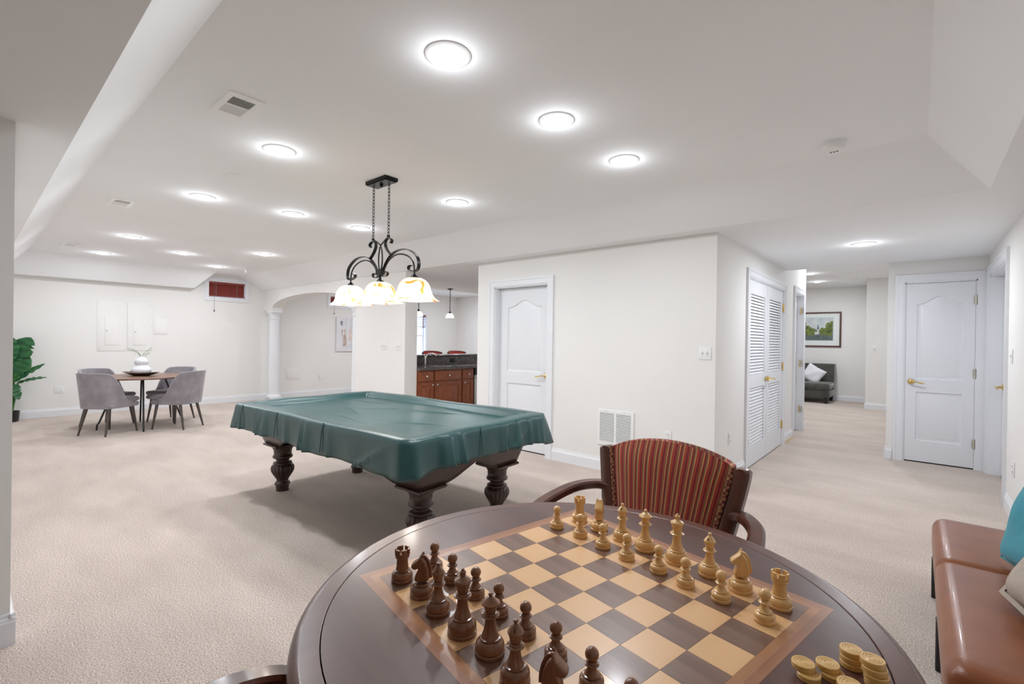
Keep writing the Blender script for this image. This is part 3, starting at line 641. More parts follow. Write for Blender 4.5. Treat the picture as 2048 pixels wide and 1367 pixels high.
def apron():
    mb = MB(); N_ = 40; M_ = 6
    cor = [(HX-.10, HY-.10, LX+.10, LY+.10)]
    sides = [((-1, -1), (1, -1)), ((1, -1), (1, 1)), ((1, 1), (-1, 1)), ((-1, 1), (-1, -1))]
    for (sx0, sy0), (sx1, sy1) in sides:
        rings = []
        for i in range(N_+1):
            u = i/N_; ln = 2*(LX if sy0 == sy1 else LY)+.2; dd = min(u, 1-u)*ln; f = min(1, max(0, (dd-.20)/.42)); arch_ = .13*f*f*(3-2*f)
            col = []
            for j in range(M_+1):
                v = j/M_; z = .70-(.70-(.415+arch_))*v; q = ((.70-z)/.285)**.8
                X0 = (HX-.07)+((LX+.105)-(HX-.07))*q; Y0 = (HY-.07)+((LY+.105)-(HY-.07))*q
                col.append(((sx0+(sx1-sx0)*u)*X0, (sy0+(sy1-sy0)*u)*Y0, z))
            rings.append(col)
        mb.loft(rings, False, False)
    return mb
ap = apron().build('apron', POOLW, t, 35)
ap.modifiers.new('solid', 'SOLIDIFY').thickness = .022
for sy in (-1, 1):   # raised panel on each long and short side of the apron
    MB().box(-.62, .62, sy*(HY-.075)-.008, sy*(HY-.075)+.008, .60, .69).build('apron_panel', POOLW, t)
leg_prof = [(.082, .388), (.084, .372), (.076, .362), (.073, .35), (.071, .312), (.080, .306), (.081, .292), (.076, .286), (.060, .280), (.052, .268), (.053, .258), (.074, .250), (.077, .240), (.073, .234), (.080, .228), (.091, .215), (.096, .198), (.094, .178), (.084, .155), (.068, .130), (.054, .108), (.047, .092), (.048, .084), (.058, .074), (.064, .062), (.062, .052), (.052, .046), (.053, .030), (.050, .024), (.052, 0)]
def flute(z, a): return 1 - (.07*max(0, math.cos(18*a))*min(1, (z-.10)/.03, (.232-z)/.02) if .10 < z < .232 else 0)
leg0 = cap0 = None
for sx in (-1, 1):
    for sy in (-1, 1):
        l = (sx*LX, sy*LY, 0)
        if leg0 is None:
            leg0 = MB().lathe(leg_prof, 108, (0, 0, 0), flute).build('leg', POOLW, t, 60, loc=l)
            cap0 = MB().loft([[(x*s_, y*s_, z) for x, y in ((-1, -1), (1, -1), (1, 1), (-1, 1))] for s_, z in ((.085, .383), (.100, .390), (.112, .396), (.118, .402), (.118, .412), (.110, .417), (.10, .42))]).build('leg_cap', POOLW, leg0, 20)
        else:
            g = share(leg0, t, l); share(cap0, g)
t2 = thing('pool_table_cover', 'dark green vinyl cover draped over the pool table', 'table cover', (PX, PY, -.015), math.radians(2.2))
def cover():
    base = rrect(HX, HY, .10, 10, 84); n = len(base); rings = []
    rnd = random.Random(3); ph = [rnd.uniform(0, 6.28) for _ in range(14)]
    def bed(x, y):
        z = .748
        z += .0025*math.sin(3.1*x+1.7*y+ph[0])+.002*math.sin(7*x-5*y+ph[1])+.0018*math.sin(11*y+3*x+ph[2])
        for (cx, cy, ang, L_, a_) in ((.25, .28, .3, .5, .006), (-.3, -.1, -.35, .45, .005), (.55, -.2, .6, .5, .005), (-.6, .3, .15, .4, .005), (.1, -.35, -.2, .6, .004), (-.15, .1, .9, .35, .004)):
            u = (x-cx)*math.cos(ang)+(y-cy)*math.sin(ang); v = -(x-cx)*math.sin(ang)+(y-cy)*math.cos(ang)
            z += 1.5*a_*math.exp(-(v/.017)**2)*math.exp(-(u/(L_/2))**4)
        return z
    S = [k/64 for k in range(1, 65)]
    for s_ in S:
        ring = []
        for k, (x, y) in enumerate(base):
            d = (1-s_)*min(HX, HY)          # rough distance from the rim
            px, py = x*s_, y*s_
            ex = min(HX-abs(px), HY-abs(py))
            h = min(1, max(0, (.165-ex)/.055)); h = h*h*(3-2*h)
            z = bed(px, py)*(1-h)+(.792+.004*math.sin(5*px+ph[3])+.003*math.sin(9*py+ph[4]))*h
            if ex < .03: z -= .010*((.03-ex)/.03)**2
            ring.append((px, py, z))
        rings.append(ring)
    per = [0]
    for k in range(n): a, b = base[k], base[(k+1) % n]; per.append(per[-1]+math.hypot(a[0]-b[0], a[1]-b[1]))
    NZ = 9
    folds = [(rnd.uniform(0, per[-1]), rnd.uniform(.012, .028), rnd.uniform(.014, .038)) for _ in range(34)]
    for j in range(1, NZ+1):
        v = j/NZ; ring = []
        for k, (x, y) in enumerate(base):
            a, b = base[k-1], base[(k+1) % n]; tx, ty = b[0]-a[0], b[1]-a[1]; l = math.hypot(tx, ty) or 1; nx, ny = ty/l, -tx/l
            s_ = per[k]; off = .004+.006*v+.007*v*math.sin(9*s_+ph[5])+.005*v*math.sin(21*s_+ph[6])
            for c, wd, am in folds:
                dd = min(abs(s_-c), per[-1]-abs(s_-c)); off += am*v**.7*math.exp(-(dd/wd)**2)
            if y < -HY+.02 and x > 0: off += (.034*v*math.exp(-((x-(HX-.09-.36*v))/.022)**2) + .016*v*(1/(1+math.exp(-(x-(HX-.09-.36*v))/.01))))
            if y < -HY+.02 and x < 0: off += .03*v*math.exp(-((x+(HX-.10-.10*v))/.02)**2)
            if x > HX-.02: off += .022*v*math.exp(-((y-.45+.2*v)/.025)**2)
            cdist = math.hypot(HX-abs(x), HY-abs(y)); off += .045*v*math.exp(-(cdist/.09)**2)
            zb = .585+.012*math.sin(2.3*s_+ph[7])+.006*math.sin(7*s_+ph[8])-.02*math.exp(-(cdist/.15)**2)
            z0 = .782
            ring.append((x+nx*off, y+ny*off, z0+(zb-z0)*v))
        rings.append(ring)
    mb = MB().loft(rings, False); mb.add([(0, 0, bed(0, 0))], []); c0 = len(mb.v)-1
    mb.f += [(k, (k+1) % n, c0) for k in range(n)]
    return mb
cv = cover().build('cover_sheet', COVER, t2, 75)
md = cv.modifiers.new('solid', 'SOLIDIFY'); md.thickness = .003; md.offset = 1
# seam welts running down the skirt
for x in (-.95, -.35, .30): MB().tube([(x, -HY-.001, .79), (x, -HY-.014, .75), (x, -HY-.022, .68), (x, -HY-.03, .60)], .0035, 6).build('seam_welt', COVER, t2, 60)
for y in (-.1, .28): MB().tube([(HX+.001, y, .79), (HX+.014, y, .75), (HX+.022, y, .68), (HX+.028, y, .60)], .0035, 6).build('seam_welt', COVER, t2, 60)
# ------------------------------------------------------------------ round game table with inlaid board
GX, GY, GZ, GA = -.580, .943, .76, math.radians(-10.6)
SQ = .0872
t = thing('game_table', 'round dark mahogany game table with inlaid chessboard', 'table', (GX, GY, 0), GA)
MB().lathe([(.555, GZ-.03), (.568, GZ-.03), (.568, GZ-.002), (.5688, GZ-.0004), (.5700, GZ), (.571, GZ), (.6035, GZ), (.6045, GZ), (.608, GZ-.0008), (.613, GZ-.003), (.618, GZ-.007), (.622, GZ-.013), (.6235, GZ-.021), (.6225, GZ-.030), (.618, GZ-.038), (.611, GZ-.045), (.603, GZ-.05), (.595, GZ-.05), (.555, GZ-.045)], 120).build('rim', GAMER, t, 30)
hb = 4*SQ+.036
# table field around the board: a disc with a square hole, one flat face
ringo = [(.566*math.cos(a), .566*math.sin(a)) for a in (PI/4+2*PI*k/120 for k in range(120))]
def sqp(k):
    a = (k % 120)/30; i = int(a); f = a-i; c = [(1, 1), (-1, 1), (-1, -1), (1, -1), (1, 1)]
    return (hb*(c[i][0]+(c[i+1][0]-c[i][0])*f), hb*(c[i][1]+(c[i+1][1]-c[i][1])*f))
mb = MB(); mb.loft([[(x, y, GZ-.03) for x, y in ringo], [(x, y, GZ) for x, y in ringo], [sqp(k)+(GZ,) for k in range(120)], [sqp(k)+(GZ-.03,) for k in range(120)]], False)
mb.build('tabletop_field', GAMEW, t, 20)
MB().box(-hb, hb, -hb, hb, GZ-.03, GZ-.006).build('board_base', GAMEW, t)
b0 = 4*SQ
for k in range(4):
    a = k*PI/2
    MB().prism([(-hb, -hb), (hb, -hb), (b0+.018, -b0-.018), (-b0-.018, -b0-.018)], GZ-.006, GZ+.0002, 'z').build('border_strip', BORDER, t, rot=(0, 0, a))
    MB().prism([(-b0-.018, -b0-.018), (b0+.018, -b0-.018), (b0, -b0), (-b0, -b0)], GZ-.006, GZ+.0002, 'z').build('border_strip', wood('border_veneer_light', (.45, .215, .10), (.34, .145, .06), .26, 'x', 26, .35), t, rot=(0, 0, a))
sqm = {}
for j in range(8):
    for i in range(8):
        dark = (i+j) % 2 == 1; l = ((i-3.5)*SQ, (3.5-j)*SQ, GZ-.003)
        if dark not in sqm: sqm[dark] = MB().box(-SQ/2+.0003, SQ/2-.0003, -SQ/2+.0003, SQ/2-.0003, -.003, .0032).build('square', WALNUT if dark else MAPLE, t, loc=l)
        else: share(sqm[dark], t, l, (0, 0, PI*((i*7+j*3) % 2)))
MB().lathe([(.46, GZ-.12), (.47, GZ-.05), (.40, GZ-.045)], 60).build('apron', GAMEW, t, 40)
MB().lathe([(.30, .68), (.20, .64), (.10, .60), (.085, .5), (.12, .40), (.135, .34), (.10, .28), (.085, .20), (.11, .14)], 32).build('pedestal', GAMEW, t, 40)
for k in range(4):
    a = PI/4+k*PI/2
    MB().bar(cr([(.06*math.cos(a), .06*math.sin(a), .17), (.22*math.cos(a), .22*math.sin(a), .13), (.36*math.cos(a), .36*math.sin(a), .06), (.42*math.cos(a), .42*math.sin(a), .028)], 4), .07, .055).build('foot', GAMEW, t, 40)
# chess pieces
def turned(r, hb, hs, nk, col=0, tail=()):
    """turned base: two foot rings, a dome, a lip, a hollow stem and a collar"""
    p = [(r*.97, 0), (r, .0012), (r*1.01, .0035), (r, .0062), (r*.955, .0072), (r*.935, .0078), (r*.965, .0090), (r*.985, .0110), (r*.985, .0125)]
    for k in range(1, 8):
        t_ = k/7; p.append((r*(.985-.335*t_**2.4), .0125+(hb-.0125)*(1-(1-t_)**1.25)))
    p += [(r*.625, hb+.0003), (r*.70, hb+.0008), (r*.715, hb+.0016), (r*.70, hb+.0024), (r*.60, hb+.0030)]
    for k in range(1, 9):
        t_ = k/8; p.append((nk+(r*.60-nk)*(1-t_)**2.3, hb+.003+(hs-hb-.003)*t_))
    if col: p += [(nk*1.05, hs+.0004), (col*.92, hs+.0010), (col, hs+.0018), (col, hs+.0028), (col*.92, hs+.0036), (col*.72, hs+.0046), (col*.68, hs+.0052), (col*.74, hs+.0060), (col*.70, hs+.0074), (nk*1.02, hs+.0082)]
    return p + list(tail)
BODY = {'pawn': turned(.0212, .0200, .0372, .0070, .0124), 'rook': turned(.0255, .0245, .0535, .0132, 0, [(.0140, .0550), (.0165, .0562), (.0168, .0585), (.0160, .0600)]),
 'knight': turned(.0262, .0250, .0300, .0150), 'bishop': turned(.0262, .0270, .0590, .0088, .0158), 'queen': turned(.0278, .0290, .0690, .0096, .0172), 'king': turned(.0290, .0310, .0730, .0102, .0180)}
HEAD = {
 'bishop': [(.0095, .0683), (.0115, .078), (.0140, .083), (.0142, .085), (.0110, .090), (.0065, .0955), (.0030, .0985), (.0028, .0995), (.0046, .102), (.0042, .1045), (.001, .106)],
 'queen': [(.0100, .0773), (.0112, .084), (.0135, .090), (.0175, .0925), (.0178, .0945), (.0130, .098), (.0080, .1025), (.0030, .105), (.0032, .1065), (.0046, .109), (.0040, .1115), (.001, .113)],
 'king': [(.0105, .0813), (.0120, .088), (.0155, .099), (.0170, .103), (.0160, .106), (.0110, .109), (.0062, .111), (.0050, .1125), (.0064, .1195), (.0064, .122), (.0040, .1235), (.0030, .1265), (.001, .128)]}
def make_piece(kind, m):
    o = thing('chess_'+kind, '', 'chess piece')
    MB().lathe(BODY[kind], 36).build('body', m, o, 27)
    if kind == 'pawn': MB().sphere((0, 0, .0555), .0118, 24, 14).build('head', m, o, 70)
    elif kind == 'rook':
        rings = MB(); n = 36
        rings.lathe([(.0165, .0595), (.0180, .062), (.0180, .068), (.0120, .068)], n)
        for k in range(6):
            a0 = 2*PI*k/6+.12; a1 = a0+2*PI/6-.28; arc = [a0+(a1-a0)*i/4 for i in range(5)]
            rings.prism([(.0180*math.cos(a), .0180*math.sin(a)) for a in arc] + [(.0138*math.cos(a), .0138*math.sin(a)) for a in arc[::-1]], .068, .077, 'z')
        rings.build('battlement', m, o, 40)
    elif kind == 'knight':
        # side outline (x forward, z up), then thinned towards the cheeks
        out = [(-.017, .031), (.013, .031), (.0165, .036), (.0150, .044), (.0125, .050), (.0095, .056), (.0075, .061), (.0060, .0655), (.0090, .0645), (.0130, .0630), (.0170, .0615), (.0215, .0620), (.0240, .0650), (.0242, .0690), (.0215, .0725), (.0165, .0765), (.0115, .0810), (.0070, .0845), (.0040, .0890), (.0015, .0925), (-.0005, .0885), (-.0045, .0870), (-.0095, .0820), (-.0135, .0740), (-.0165, .0640), (-.0185, .0530), (-.0190, .0430)]
        def lay(y, k): return [(x*(1-.16*k)+.0005*k, y, .06+(z-.06)*(1-.10*k)) for x, z in out]
        h = MB().loft([lay(-.0120, 1.5), lay(-.0105, .8), lay(-.0070, .15), lay(0, 0), lay(.0070, .15), lay(.0105, .8), lay(.0120, 1.5)]).build('horse_head', m, o, 60)
        h.modifiers.new('sub', 'SUBSURF').render_levels = 2
        for s_ in (-1, 1):
            MB().sphere((.0105, s_*.0098, .0735), .0022, 8, 6).build('eye', m, h, 60)
            MB().tube([(.001, s_*.006, .086), (-.001, s_*.007, .0925), (-.002, s_*.0065, .096)], [.004, .003, .0008], 8).build('ear', m, h, 60)
        MB().bar(cr([(.003, 0, .089), (-.008, 0, .086), (-.0155, 0, .074), (-.0195, 0, .058), (-.0205, 0, .042)], 4), .006, .006).build('mane', m, h, 50)
    elif kind == 'bishop':
        MB().lathe(HEAD[kind], 32).build('mitre', m, o, 30)
        MB().box(-.0007, .0007, -.0122, .002, .085, .094).build('mitre_slit', DARKGAP, o, rot=(0, 0, .5))
    else:
        MB().lathe(HEAD[kind], 28).build('crown' if kind == 'king' else 'coronet', m, o, 30)
    return o
FILES_L = ['rook', 'knight', 'bishop', 'queen', 'king', 'bishop', 'knight', 'rook']
FILES_D = ['rook', 'knight', 'bishop', 'king', 'queen', 'bishop', 'knight', 'rook']
near = {0: 'nearest the pool table', 7: 'nearest the bench'}
def side_of(i): return 'on the side by the pool table' if i < 4 else 'on the side by the bench'
rot_b = Matrix.Rotation(GA, 3, 'Z')
proto = {}
jit = random.Random(11)
def place(kind, dark, i, j, label, group, yaw):
    key = (kind, dark)
    o = proto[key] if key in proto and proto[key]['label'] == '' else None
    if key not in proto: o = proto[key] = make_piece(kind, DARKP if dark else LIGHTP)
    elif o is None: o = copy_tree(proto[key])
    p = rot_b @ Vector(((i-3.5)*SQ+jit.uniform(-.006, .006), (3.5-j)*SQ+jit.uniform(-.006, .006), 0))
    o.location = (GX+p.x, GY+p.y, GZ+.0003); o.rotation_euler = (0, 0, yaw); o['label'] = label; o['group'] = group
for dark in (False, True):
    cn = 'dark rosewood' if dark else 'light boxwood'; F = FILES_D if dark else FILES_L; g = ('dark' if dark else 'light') + ' chess pieces'
    for i, k in enumerate(F):
        ex = '' if k in ('king', 'queen') else ' ' + side_of(i)
        yaw = GA + (jit.uniform(-.4, .4))
        if k == 'knight': yaw = {(False, 1): math.radians(-72), (False, 6): math.radians(205), (True, 1): math.radians(215), (True, 6): math.radians(25)}[(dark, i)]
        place(k, dark, i, 7 if dark else 0, '%s %s on the back row%s' % (cn, k, ex), g, yaw)
    for i in range(8):
        own = F[i] + ('' if F[i] in ('king', 'queen') else ' ' + side_of(i))
        place('pawn', dark, i, 6 if dark else 1, '%s pawn in front of its %s' % (cn, own), g, jit.uniform(0, 6))
# checkers
chk = None
def checker(x, y, k, label):
    global chk
    if chk is None:
        chk = thing('checker_disc', label, 'checker', (x, y, GZ+.0003), 0, 'light wooden checkers')
        r = .0185
        MB().lathe([(r-.001, 0), (r, .001), (r, .0088), (r-.0012, .010), (r-.004, .010), (r-.0048, .0092), (r-.0058, .010), (r-.0080, .010), (r-.0088, .0092), (r-.0098, .010), (r-.0125, .010), (r-.0132, .0092), (r-.014, .010), (.001, .010)], 40).build('disc', CHECK, chk, 30)
        o = chk
    else: o = copy_tree(chk)
    o.location = (x, y, GZ+.0003+k*.0101); o['label'] = label; o.rotation_euler = (0, 0, x*90)
STK = [('leftmost short stack', [(-.136, .963), (-.146, .972)]), ('second stack from left', [(-.104, .992), (-.113, .999)]), ('stack nearest the table rim at back', [(-.083, 1.052), (-.083, 1.053), (-.084, 1.055)]),
       ('tallest stack at right', [(-.045, 1.022), (-.046, 1.022), (-.049, 1.024), (-.052, 1.028)]), ('lone front stack', [(-.066, .958), (-.078, .963)])]
for nm, L_ in STK:
    for k, (x, y) in enumerate(L_):
        wd = 'bottom' if k == 0 else ('top' if k == len(L_)-1 else ('second from bottom' if k == 1 else 'second from top'))
        checker(x, y, k, '%s light checker disc of the %s' % (wd, nm))
# ------------------------------------------------------------------ striped armchairs (local: front -y, back +y)
def armchair(label, loc, rz):
    t = thing('game_armchair', label, 'armchair', loc, rz, 'striped game armchairs')
    MB().rbox(-.27, .27, -.26, .27, .36, .43, .02).build('seat_frame', CHAIRW, t, 40)
    mb = MB(); rings = []; att = []
    n = 28
    for j, (z, ins) in enumerate(((.425, .01), (.44, 0), (.475, 0), (.492, .012), (.502, .04), (.506, .12), (.508, .25))):
        ring = []
        for k in range(n*4):
            a = 2*PI*k/(n*4); c, s_ = math.cos(a), math.sin(a); q = (abs(c)**6+abs(s_)**6)**(-1/6)
            x, y = c*q*(.255-ins), s_*q*(.25-ins); ring.append((x, y-.005, z)); att.append(x*4+3)
        rings.append(ring)
    mb.loft(rings).build('seat', STRIPE, t, 50, attr=att)
    def hw(z): return .175+(.232-.175)*(z-.5)/.38*.9 if z < .88 else .232
    for s_ in (-1, 1):
        path = cr([(s_*.205, .235, .36), (s_*.208, .262, .50), (s_*.232, .305, .64), (s_*.256, .335, .76), (s_*.272, .352, .85), (s_*.274, .355, .885)], 4)
        ht = [.062]*(len(path)-2)+[.05, .02]
        MB().bar(path, .055, ht, up=(1, 0, 0)).build('back_post', CHAIRW, t, 40)
        arm = cr([(s_*.245, .325, .715), (s_*.30, .30, .722), (s_*.355, .22, .716), (s_*.378, .10, .700), (s_*.378, -.02, .682), (s_*.366, -.10, .645), (s_*.352, -.135, .57), (s_*.325, -.125, .47), (s_*.285, -.10, .40)], 5)
        MB().bar(arm, .052, .034).build('arm', CHAIRW, t, 40)
        MB().bar([(s_*.235, -.225, .37), (s_*.235, -.225, .2), (s_*.238, -.232, 0)], [.052, .046, .034], [.052, .046, .034], up=(0, 1, 0)).build('leg', CHAIRW, t, 40)
        MB().bar([(s_*.21, .235, .37), (s_*.215, .265, .2), (s_*.222, .315, 0)], [.05, .045, .034], [.05, .045, .034], up=(0, 1, 0)).build('leg', CHAIRW, t, 40)
    # back cushion
    nu, nv = 36, 14; F = []; att = []
    def yb(z): return .262+(.355-.262)*((z-.5)/.385)**.85 if z > .5 else .262
    def pt(u, v, front):
        top = .885+.058*(1-u*u)**.8 if abs(u) < 1 else .885
        z = .52+(top-.52)*v; x = u*(.170+.078*min(1, (z-.52)/.365)); bul = .03*(1-u**4)*(1-abs(2*v-1)**5)
        return (x, yb(min(z, .9))+(-.018-bul if front else .028+bul*.5), z)
    rows = []
    for j in range(nv+1):
        v = j/nv; row = [pt(-1+2*i/nu, v, True) for i in range(nu+1)] + [pt(1-2*i/nu, v, False) for i in range(nu+1)]
        rows.append(row); att += [(-1+2*i/nu)+1 for i in range(nu+1)] + [(1-2*i/nu)+1 for i in range(nu+1)]
    MB().loft(rows).build('back_cushion', STRIPE, t, 50, attr=att)
    for s_ in (-1, 1):
        MB().tube([Vector(pt(s_*.985, v/12, True))+Vector((s_*.004, -.004, 0)) for v in range(13)], .009, 8, ry=.005, up=(0, 1, 0)).build('braid_trim', BRAID, t, 60)
    return t
armchair('striped red armchair with mahogany arms facing the chessboard', (-.755, 1.505, 0), 0)
armchair('mahogany armchair mostly out of view at lower left', (-.575, .36, 0), math.radians(183))
# ------------------------------------------------------------------ leather bench and cushions
t = thing('leather_bench', 'long brown leather bench along the right wall', 'bench', (.31, 2.65, 0))
rings = []
ya, yb_ = -.80, .80
def brow(y, s_, dz):
    hx, z0, z1 = .24, .285, .42+dz; r = .055; P = []
    for cx, cz, a0 in ((hx-r, z1-r, 0), (-hx+r, z1-r, PI/2)):
        for k in range(7): P.append((cx+r*math.cos(a0+PI/2*k/6), cz+r*math.sin(a0+PI/2*k/6)))
    P += [(-hx, z0+.01), (-hx+.01, z0), (hx-.01, z0), (hx, z0+.01)]
    return [(x*s_, y, z0+(z-z0)*(.35+.65*s_) if s_ < .99 else z) for x, z in P]
for y, s_, dz in ((ya, .86, -.02), (ya+.012, .955, 0), (ya+.035, .99, .004), (ya+.08, 1, .008), (-.3, 1, .014), (.06, 1, .010), (.097, 1, .004), (.104, .997, -.003), (.111, 1, .004), (.15, 1, .010), (.45, 1, .012), (yb_-.08, 1, .006), (yb_-.035, .99, .003), (yb_-.012, .955, 0), (yb_, .86, -.02)):
    rings.append(brow(y, s_, dz))
MB().loft(rings).build('cushion', LEATHER, t, 50)
MB().tube([(-.236, ya+.01, .286), (.236, ya+.01, .286)], .005, 8).build('piping', mat('red_piping', (.16, .03, .015), .4, var=.1, vs=30), t, 60)
MB().tube([(-.239, .104, .30), (-.239, .104, .37), (-.222, .104, .408), (-.18, .104, .4185), (.18, .104, .4185)], .002, 6).build('seam', mat('leather_seam', (.08, .028, .012), .6, var=.1, vs=30), t, 60)
MB().box(-.215, .215, ya+.015, yb_-.03, .20, .284).build('frame_rail', BLACK, t)
lg = None
for x in (-.213, .20):
    for y in (ya+.05, 0, yb_-.05):
        if lg is None: lg = MB().rbox(-.025, .025, -.025, .025, 0, .21, .004, 1).build('leg', BLACK, t, loc=(x, y, 0))
        else: share(lg, t, (x, y, 0))
def pillow(name, label, loc, size, th, m, rot, seed, flange=0, parent=None):
    n = 22; r = random.Random(seed); p = [r.uniform(0, 6.28) for _ in range(6)]; S = size/2
    front, back = [], []
    for j in range(n+1):
        for i in range(n+1):
            u, v = -1+2*i/n, -1+2*j/n; k = ((1-u**4)*(1-v**4))**.55 if abs(u) < 1 and abs(v) < 1 else 0
            pin = 1-.07*(1-abs(u))*abs(v)**3; pin2 = 1-.07*(1-abs(v))*abs(u)**3
            x, y = u*S*pin2, v*S*pin; wv = .010*math.sin(5*u+p[0])*math.sin(4*v+p[1])*k
            front.append((x, y, th/2*k+wv)); back.append((x, y, -th/2*k+wv))
    mb = MB(); o = len(front); mb.v = front+back
    for j in range(n):
        for i in range(n):
            a = j*(n+1)+i; mb.f.append((a, a+1, a+n+2, a+n+1)); mb.f.append((o+a, o+a+n+1, o+a+n+2, o+a+1))
    if parent is None:
        tt = thing(name, label, 'cushion', loc); tt.rotation_euler = rot
    else: tt = parent
    mb.build('pillow_body', m, tt, 70, clean=False)
    if flange:
        pts = [(-S, -S, 0), (S, -S, 0), (S, S, 0), (-S, S, 0)]
        MB().loft([[(x*1.0, y*1.0, -.004) for x, y, z in pts], [(x*(1+flange), y*(1+flange), -.004) for x, y, z in pts], [(x*(1+flange), y*(1+flange), .004) for x, y, z in pts], [(x, y, .004) for x, y, z in pts]], False).build('flange', m, tt)
    else:
        e_ = [front[i] for i in range(n)] + [front[n+(n+1)*j] for j in range(n)] + [front[(n+1)*n+n-i] for i in range(n)] + [front[(n+1)*(n-j)] for j in range(n)]
        MB().tube(e_, .005, 6, True).build('welt', m, tt, 60)
    return tt
pillow('throw_pillow', 'teal throw pillow on the leather bench', (.412, 2.70, .635), .40, .15, TEAL, (math.radians(14), math.radians(-75), math.radians(10)), 1)
pillow('throw_pillow', 'beige flanged throw pillow on the leather bench, nearest the camera', (.395, 2.27, .615), .36, .15, BEIGE, (math.radians(12), math.radians(-62), math.radians(10)), 2, .09)
# ------------------------------------------------------------------ dining set
DX, DY = -8.63, 1.72
t = thing('dining_table', 'round walnut dining table on thin black legs', 'table', (DX, DY, 0))
MB().lathe([(.58, .722), (.60, .726), (.602, .738), (.596, .744), (.001, .744)], 72).build('tabletop', DTOP, t, 30)
for k in range(4):
    a = math.radians(-9+90*k) - PI/2*0
    c, s_ = math.cos(a), math.sin(a)
    MB().tube([(.26*c, .26*s_, .725), (.47*c, .47*s_, .11), (.495*c, .495*s_, .07), (.50*c, .50*s_, 0)], .0115, 8).build('leg', BLACK, t, 50)
    MB().box(-.05, .05, -.02, .02, .716, .722).build('leg_bracket', BLACK, t, loc=(.26*c, .26*s_, 0), rot=(0, 0, a))
t = thing('decor_tray', 'dark carved wooden boat shaped tray on the dining table', 'tray', (DX-.02, DY-.01, .7445), math.radians(38))
rings = []
for k, (s_, z) in enumerate(((.10, 0), (.42, .0), (.70, .018), (1, .045), (.96, .047), (.66, .024), (.40, .008), (.08, .007))):
    rings.append([(.27*s_*math.cos(a), .13*s_*math.sin(a), z+.022*(abs(math.cos(a))**3)*max(0, s_-.4)) for a in (2*PI*i/40 for i in range(40))])
MB().loft(rings).build('tray_body', TRAYM, t, 50)
for s_ in (-1, 1): MB().tube(cr([(-.20, s_*.05, .045), (-.07, s_*.075, .034), (.07, s_*.07, .032), (.2, s_*.045, .047)], 5), .006, 6).build('carved_band', TRAYM, t, 50)
t = thing('gourd_vase', 'white double gourd vase standing in the wooden tray', 'vase', (DX-.02, DY-.01, .7525))
MB().lathe([(.05, 0), (.085, .012), (.118, .05), (.124, .075), (.112, .105), (.080, .135), (.066, .146), (.072, .160), (.084, .185), (.084, .205), (.072, .232), (.045, .252), (.030, .262), (.026, .275), (.030, .282), (.020, .280), (.016, .262)], 40).build('vase_body', CERAM, t, 60)
t = thing('flower_sprig', 'pale flowering sprigs in the white vase', 'flowers', (DX-.02, DY-.01, 1.02))
BLOS = mat('blossom', (.75, .72, .62), .8, col2=(.5, .55, .35), vs=60)
rf = random.Random(5)
for k in range(6):
    a = rf.uniform(0, 6.28); d = rf.uniform(.04, .16); h = rf.uniform(.06, .13)
    MB().tube(cr([(0, 0, -.03), (d*.3*math.cos(a), d*.3*math.sin(a), h*.5), (d*math.cos(a), d*math.sin(a), h)], 4), .002, 5).build('twig', STEM, t, 60)
    for q in range(4):
        f = .45+.55*q/3; MB().sphere((d*f*math.cos(a)+rf.uniform(-.008, .008), d*f*math.sin(a)+rf.uniform(-.008, .008), h*f+rf.uniform(-.005, .01)), rf.uniform(.006, .011), 8, 6).build('blossom', BLOS, t, 60)
def dining_chair():
    t = thing('dining_chair', '', 'chair', (0, 0, 0), 0, 'grey velvet dining chairs')
    # shell: bottom at .36, wings drop towards the front
    N_ = 48; M_ = 10; th = .03
    def plan(a):     # a from -1 (front right) over 0 (rear) to 1 (front left)
        ang = a*math.radians(128); c, s_ = math.cos(ang), math.sin(ang)
        q = (abs(c)**3.2+abs(s_)**3.2)**(-1/3.2); return s_*q*.245, c*q*.235
    def top(a):
        b = abs(a)
        if b < .40: return .83-.012*(b/.4)**2
        f = min(1, (b-.40)/.46); return .818-(.818-.44)*(f*f*(3-2*f))**.85
    def pos(a, v, off):
        x, y = plan(a); z = .36+(top(a)-.36)*v; l = math.hypot(x, y); fl = .16*(z-.36)
        return (x*(1+off/l)+(.30*fl*x/l if l else 0), y*(1+off/l)+fl*max(0, y/l)*.95+.02, z)
    rings = []
    for i in range(N_+1):
        a = -1+2*i/N_; ring = [pos(a, j/M_, 0) for j in range(M_+1)] + [pos(a, 1-j/M_, -th) for j in range(M_+1)]
        rings.append(ring)
    MB().loft(rings).build('backrest', VELVET, t, 60)
    MB().tube([Vector(pos(-1+2*i/N_, 1, -.002))+Vector((0, 0, .002)) for i in range(N_+1)], .005, 6).build('piping', PIPE, t, 60)
    MB().rbox(-.235, .235, -.24, .2, .355, .42, .03).build('seat_base', VELVET, t, 40)
    MB().rbox(-.215, .215, -.265, .19, .42, .485, .03).build('seat_cushion', VELVET, t, 50)
    for sx in (-1, 1):
        MB().bar([(sx*.175, -.175, .36), (sx*.215, -.215, 0)], [.034, .018], [.034, .018], up=(0, 1, 0)).build('leg', LEGM, t, 40)
        MB().bar([(sx*.165, .155, .36), (sx*.20, .235, 0)], [.034, .018], [.034, .018], up=(0, 1, 0)).build('leg', LEGM, t, 40)
    return t
dc0 = None
